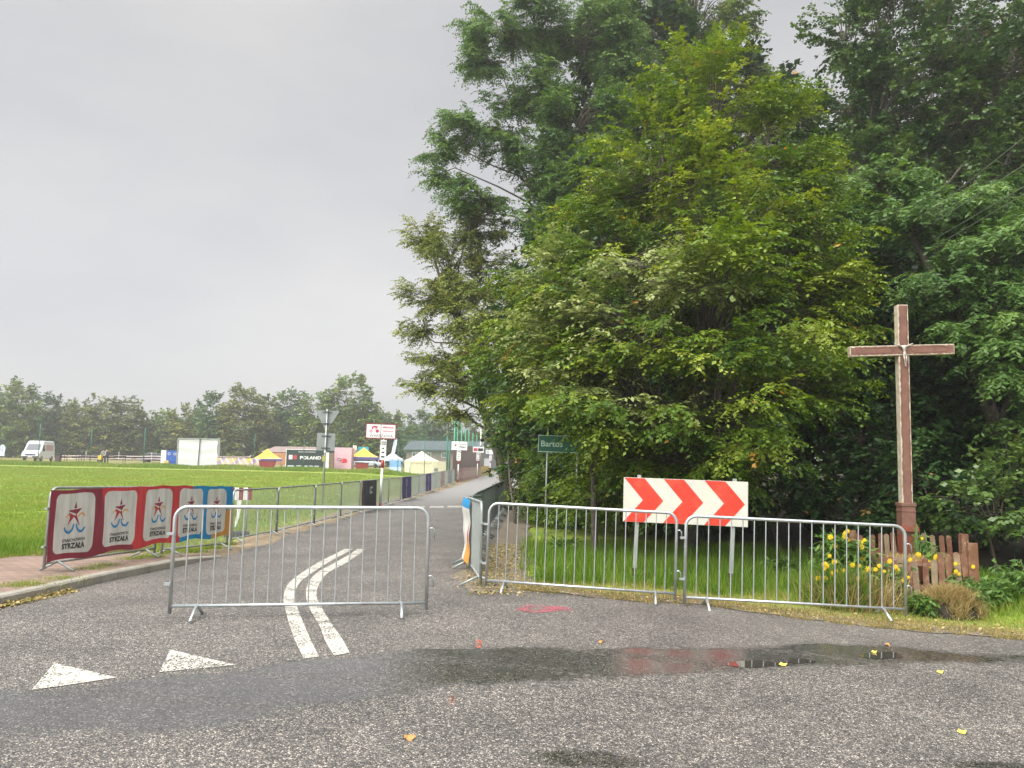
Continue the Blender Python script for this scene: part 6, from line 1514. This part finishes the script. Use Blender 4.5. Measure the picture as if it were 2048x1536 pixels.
# straw mound at the garden front with dark hollow
def mound(px, py, d, rx, rz_, label):
    c = G(px, py); c = Vector((XD(px, d), d, hz(XD(px, d), d)))
    t = thing('straw_mound', tuple(c), 0, label, 'straw mound')
    vs = []; fs = []; n_ = 16
    for i in range(7):
        for j in range(n_):
            a = 2*math.pi*j/n_; u_ = i/6*math.pi/2; r_ = math.cos(u_)*(1+.15*math.sin(3*a+i)); vs.append((rx*r_*math.cos(a), rx*.6*r_*math.sin(a), rz_*math.sin(u_)*(.75+.25*math.sin(2*a))-.03))
    for i in range(6):
        for j in range(n_): fs.append((i*n_+j, i*n_+(j+1) % n_, (i+1)*n_+(j+1) % n_, (i+1)*n_+j))
    MB().add(vs, fs, 0, True).build('soil', mat('dark_soil', (.035, .026, .018), .95, 0, .4, 20, bump=1, bscale=30), t)
    n = 5200; a = rng.uniform(0, 2*math.pi, n); u_ = rng.uniform(.0, 1.5, n); u_ = np.where((u_ < .7) & (np.sin(a*5) > .2), u_+.7, u_); r_ = np.cos(u_)*1.05; x = c.x+rx*r_*np.cos(a); y = c.y+rx*.6*r_*np.sin(a); z = c.z+rz_*np.sin(u_)*.9
    blades('straw', x, y, rng.uniform(.05, .20, n), np.full(n, .008), rng.normal(.6, .22, n), DRY, rng, None, 1.25, z=z, parent=t, origin=tuple(c))
    return t
mound(1888, 1190, 9.75, .36, .30, 'dead straw heap over dark soil before the picket fence')
# flowers
YF = mat('yellow_petals', (.72, .50, .01), .6, 0, .12, 30); FS = leaf_mat('flower_leaf', [(0, (.04, .10, .015)), (.5, (.09, .18, .03)), (1, (.2, .3, .07))], .3)
def flower_plant(px, py_top, d, n_fl, r_, hgt_, label, seed, nl=700, lsz=.10, flow=True):
    rg = np.random.default_rng(seed); c = Vector((XD(px, d), d, hz(XD(px, d), d)))
    t = thing('flowering_plant', tuple(c), 0, label, 'flower')
    H_ = hgt_; n_ = 16; a = rg.uniform(0, 2*math.pi, n_); rr = rg.uniform(.1, 1, n_)*r_
    st = np.zeros((n_, 3)); st[:, 0] = rg.normal(0, .06, n_); st[:, 1] = rg.normal(0, .06, n_); en = np.stack([rr*np.cos(a), rr*np.sin(a)*.7, H_*rg.uniform(.6, 1.05, n_)], 1)
    mb = MB()
    for s0, e0 in zip(st, en): mb.tube([Vector(s0), Vector((s0+e0)/2+np.array([0, 0, .05])), Vector(e0)], [.008, .006, .004], 5)
    mb.build('stems', mat('green_stem', (.06, .12, .025), .7), t)
    k = rg.integers(0, n_, nl); u_ = rg.uniform(.35, 1, nl)[:, None]; bp_ = st[k]+(en[k]-st[k])*u_ ; dr = unit(rg.normal(0, 1, (nl, 3))*np.array([1, 1, .5])+np.array([0, 0, .2]))
    V, T = leaves(bp_, dr, np.full(nl, lsz*1.2), 3, lsz, .34, .7, .4, rg, rg.normal(.5, .2, nl), .5)
    np_mesh('foliage', V, np.arange(len(V)).reshape(-1, 4), FS, t, {'tint': ('FACE', 'FLOAT', T)})
    if flow:
        for q in range(int(n_fl*1.15)):
            e0 = en[q % n_] + rg.normal(0, .05, 3); e0[1] -= .08 + .04*rg.random(); mb = MB(); R_ = rg.uniform(.026, .046)
            for ring, (rr_, zz_, m_) in enumerate(((1.0, 0, 9), (.65, .35, 7), (.3, .6, 5))):
                for j in range(m_):
                    a0 = 2*math.pi*(j+.3*ring)/m_; aw = math.pi/m_*1.05
                    ctr = Vector(e0); ax_ = lambda an, r2, out: ctr + Vector((r2*math.cos(an), -out*R_*.9, r2*math.sin(an)))
                    mb.add([ax_(a0, .002, .05+zz_), ax_(a0-aw, R_*rr_*.65, zz_+.1), ax_(a0, R_*rr_, zz_), ax_(a0+aw, R_*rr_*.65, zz_+.1)], [(0, 1, 2, 3)])
            mb.build('blossom', YF, t)
    return t
flower_plant(1690, 1035, 10.5, 17, .36, .85, 'leafy bush of yellow flowers at the left corner of the picket garden', 1, 1500, .12)
flower_plant(1648, 1090, 10.0, 13, .22, .52, 'yellow flowers leaning out left of the garden behind the barrier', 2, 160, .09)
flower_plant(1722, 1100, 10.0, 13, .2, .50, 'yellow flowers over the dry clump at the garden front', 3, 160, .09)
flower_plant(1778, 1085, 10.3, 9, .20, .60, 'short yellow flowers in front of the cross base', 4, 220, .08)
flower_plant(1850, 1070, 10.4, 13, .26, .66, 'yellow flowers inside the fence right of the cross', 5, 320, .10)
flower_plant(1895, 1090, 10.2, 10, .18, .58, 'yellow flowers between the pickets near the right corner board', 6, 180, .09)
flower_plant(1829, 1030, 11.2, 1, .05, 1.05, 'single tall yellow flower close beside the cross shaft', 7, 30, .05)
flower_plant(1852, 1040, 11.3, 0, .2, .95, 'tall leafy green stems right of the cross without flowers', 8, 260, .09, flow=False)
for i, (px, d, hh_, rr_, lb) in enumerate(((1835, 9.75, .26, .2, 'small maple like seedling at the foot of the pickets'), (1925, 9.9, .45, .24, 'green leafy weed climbing the corner board'), (1965, 10.6, .42, .35, 'bushy green weeds right of the picket garden'), (2035, 10.9, .62, .4, 'broad leaved green weeds at the right frame edge'), (1130, 14.5, .35, .3, 'low nettle clump behind the left barrier'), (1560, 12.9, .32, .3, 'low weeds right of the chevron board'))):
    flower_plant(px, 0, d, 0, rr_, hh_, lb, 20+i, 420, .10, flow=False)
    [o for o in C.objects if o.name.startswith('flowering_plant')][-1]
for o in C.objects:
    if o.name.startswith('flowering_plant') and o.get('label') and ('weed' in o['label'] or 'seedling' in o['label'] or 'nettle' in o['label']): o.name = 'weed_plant'; o['category'] = 'plant'
# planter stump in the garden
c = (XD(1805, 10.5), 10.5); t = thing('flower_pot', (c[0], c[1], hz(*c)), 0, 'round straw topped planter at the front of the cross behind the pickets', 'planter')
MB().tube([(0, 0, 0), (0, 0, .58), (0, 0, .62)], [.17, .24, .26], 18).build('pot', mat('clay_brown_pot', (.26, .13, .08), .8), t); n = 700; a = rng.uniform(0, 6.28, n); rr_ = np.sqrt(rng.random(n))*.24
blades('straw_top', c[0]+rr_*np.cos(a), c[1]+rr_*np.sin(a), rng.uniform(.03, .1, n), np.full(n, .008), rng.normal(.6, .2, n), DRY, rng, None, 1.2, z=np.full(n, hz(*c)+.62), parent=t, origin=(c[0], c[1], hz(*c)))
# fallen leaves on the asphalt
LY = mat('yellow_fallen_leaf', (.62, .46, .07), .7, 0, .2, 60); LB_ = mat('brown_fallen_leaf', (.40, .20, .06), .8, 0, .2, 60)
def fallen(px, py, s, m, label):
    c = G(px, py); n_ = 14; vs = [(0, 0, .012)]
    for j in range(n_):
        a = 2*math.pi*j/n_; r_ = s*(1 if j % 2 else .78)*(1+.25*math.cos(a)); vs.append((r_*math.cos(a), r_*.85*math.sin(a), .006+.010*math.sin(a*2+px)+.006*math.sin(a*3)))
    o = MB().add(vs, [(0, 1+j, 1+(j+1) % n_) for j in range(n_)]).build('fallen_leaf', m); o.location = (c.x, c.y, c.z+ASPH+.006); o.rotation_euler = (0, 0, px); tag(o, label, 'leaf', 'fallen leaves on the asphalt')
for a in ((816, 1488, .042, LB_, 'brown curled leaf lying alone in the lower centre foreground'), (1772, 1298, .036, LB_, 'tan leaf at the upper edge of the right puddle'), (1750, 1313, .026, LY, 'small yellow leaf floating in the right puddle'), (1568, 1339, .036, LY, 'yellow leaf at the right end of the middle puddle'),
          (1882, 1354, .028, LY, 'yellow leaf below the right end of the wet band'), (1926, 1477, .03, LY, 'yellow leaf in the lower right corner area'), (1203, 1293, .026, LB_, 'small orange leaf above the wet band near centre'), (1205, 1162, .03, LY, 'yellow leaf in the grass behind the left barrier'), (1090, 1178, .035, LY, 'pale leaf on the gravel behind the first barrier')): fallen(*a)
# pebbles and leaf litter along gravel edges (uncountable)
n = 2600; y = rng.uniform(9.3, 16, n); x = right_x(y)+rng.normal(.25, .22, n); n2 = 1500; x2 = rng.uniform(0, 9, n2); y2 = top_y(x2)+np.abs(rng.normal(0, .38, n2))-.08; n3 = 1500; y3 = rng.uniform(7.2, 9.2, n3); x3 = np.interp(y3, [p[1] for p in KP], [p[0] for p in KP])+np.abs(rng.normal(.03, .06, n3))
x = np.concatenate([x, x2, x3]); y = np.concatenate([y, y2, y3]); nn = len(x); dv = unit(np.stack([rng.normal(0, 1, nn), rng.normal(0, 1, nn), rng.normal(0, .25, nn)], 1))
V, T = leaves(np.stack([x, y, hgt(x, y)+.048], 1), dv, np.full(nn, .02), 1, .038, .8, .2, 0, rng, rng.uniform(0, 1, nn), .35)
tag(np_mesh('leaf_litter', V, np.arange(len(V)).reshape(-1, 4), DRY, None, {'tint': ('FACE', 'FLOAT', T)}), 'scattered dead leaves and chips along the road edges', 'leaf litter', kind='stuff')

# ================================================================== OVERHEAD WIRES
WIRE = mat('grey_cable', (.22, .24, .20), .5)
for i, (pa, pb, da, db, lb) in enumerate((((2160, 185), (1640, 590), 9, 34, 'topmost overhead wire at the right'), ((2160, 258), (1640, 580), 9, 34, 'second overhead wire from the top at the right'), ((2160, 306), (1640, 604), 9, 34, 'third overhead wire from the top at the right'), ((2160, 322), (1650, 612), 9, 34, 'lowest overhead wire at the right'))):
    a = P(*pa, da); b = P(*pb, db); mid = (a+b)/2; pts = [a.lerp(b, k/12) - Vector((0, 0, .25*4*(k/12)*(1-k/12)*.3)) for k in range(13)]
    o = MB().tube([p-a for p in pts], .006, 5).build('overhead_wire', WIRE); o.location = a; tag(o, lb, 'cable', 'overhead wires above the cross')

# ================================================================== HAZE
m = bpy.data.materials.new('air'); m.use_nodes = True; N = m.node_tree.nodes; L = m.node_tree.links
for n_ in list(N): N.remove(n_)
o_ = N.new('ShaderNodeOutputMaterial'); pv = N.new('ShaderNodeVolumePrincipled'); pv.inputs['Color'].default_value = (.93, .93, .90, 1); pv.inputs['Density'].default_value = .0017; pv.inputs['Anisotropy'].default_value = .5
L.new(pv.outputs[0], o_.inputs['Volume'])
hb = MB().box((0, 180, 18), (900, 520, 44)).build('haze', m); tag(hb, 'pale damp air between the camera and the far trees', 'haze', kind='stuff')
print('LEAVES', NLEAF)
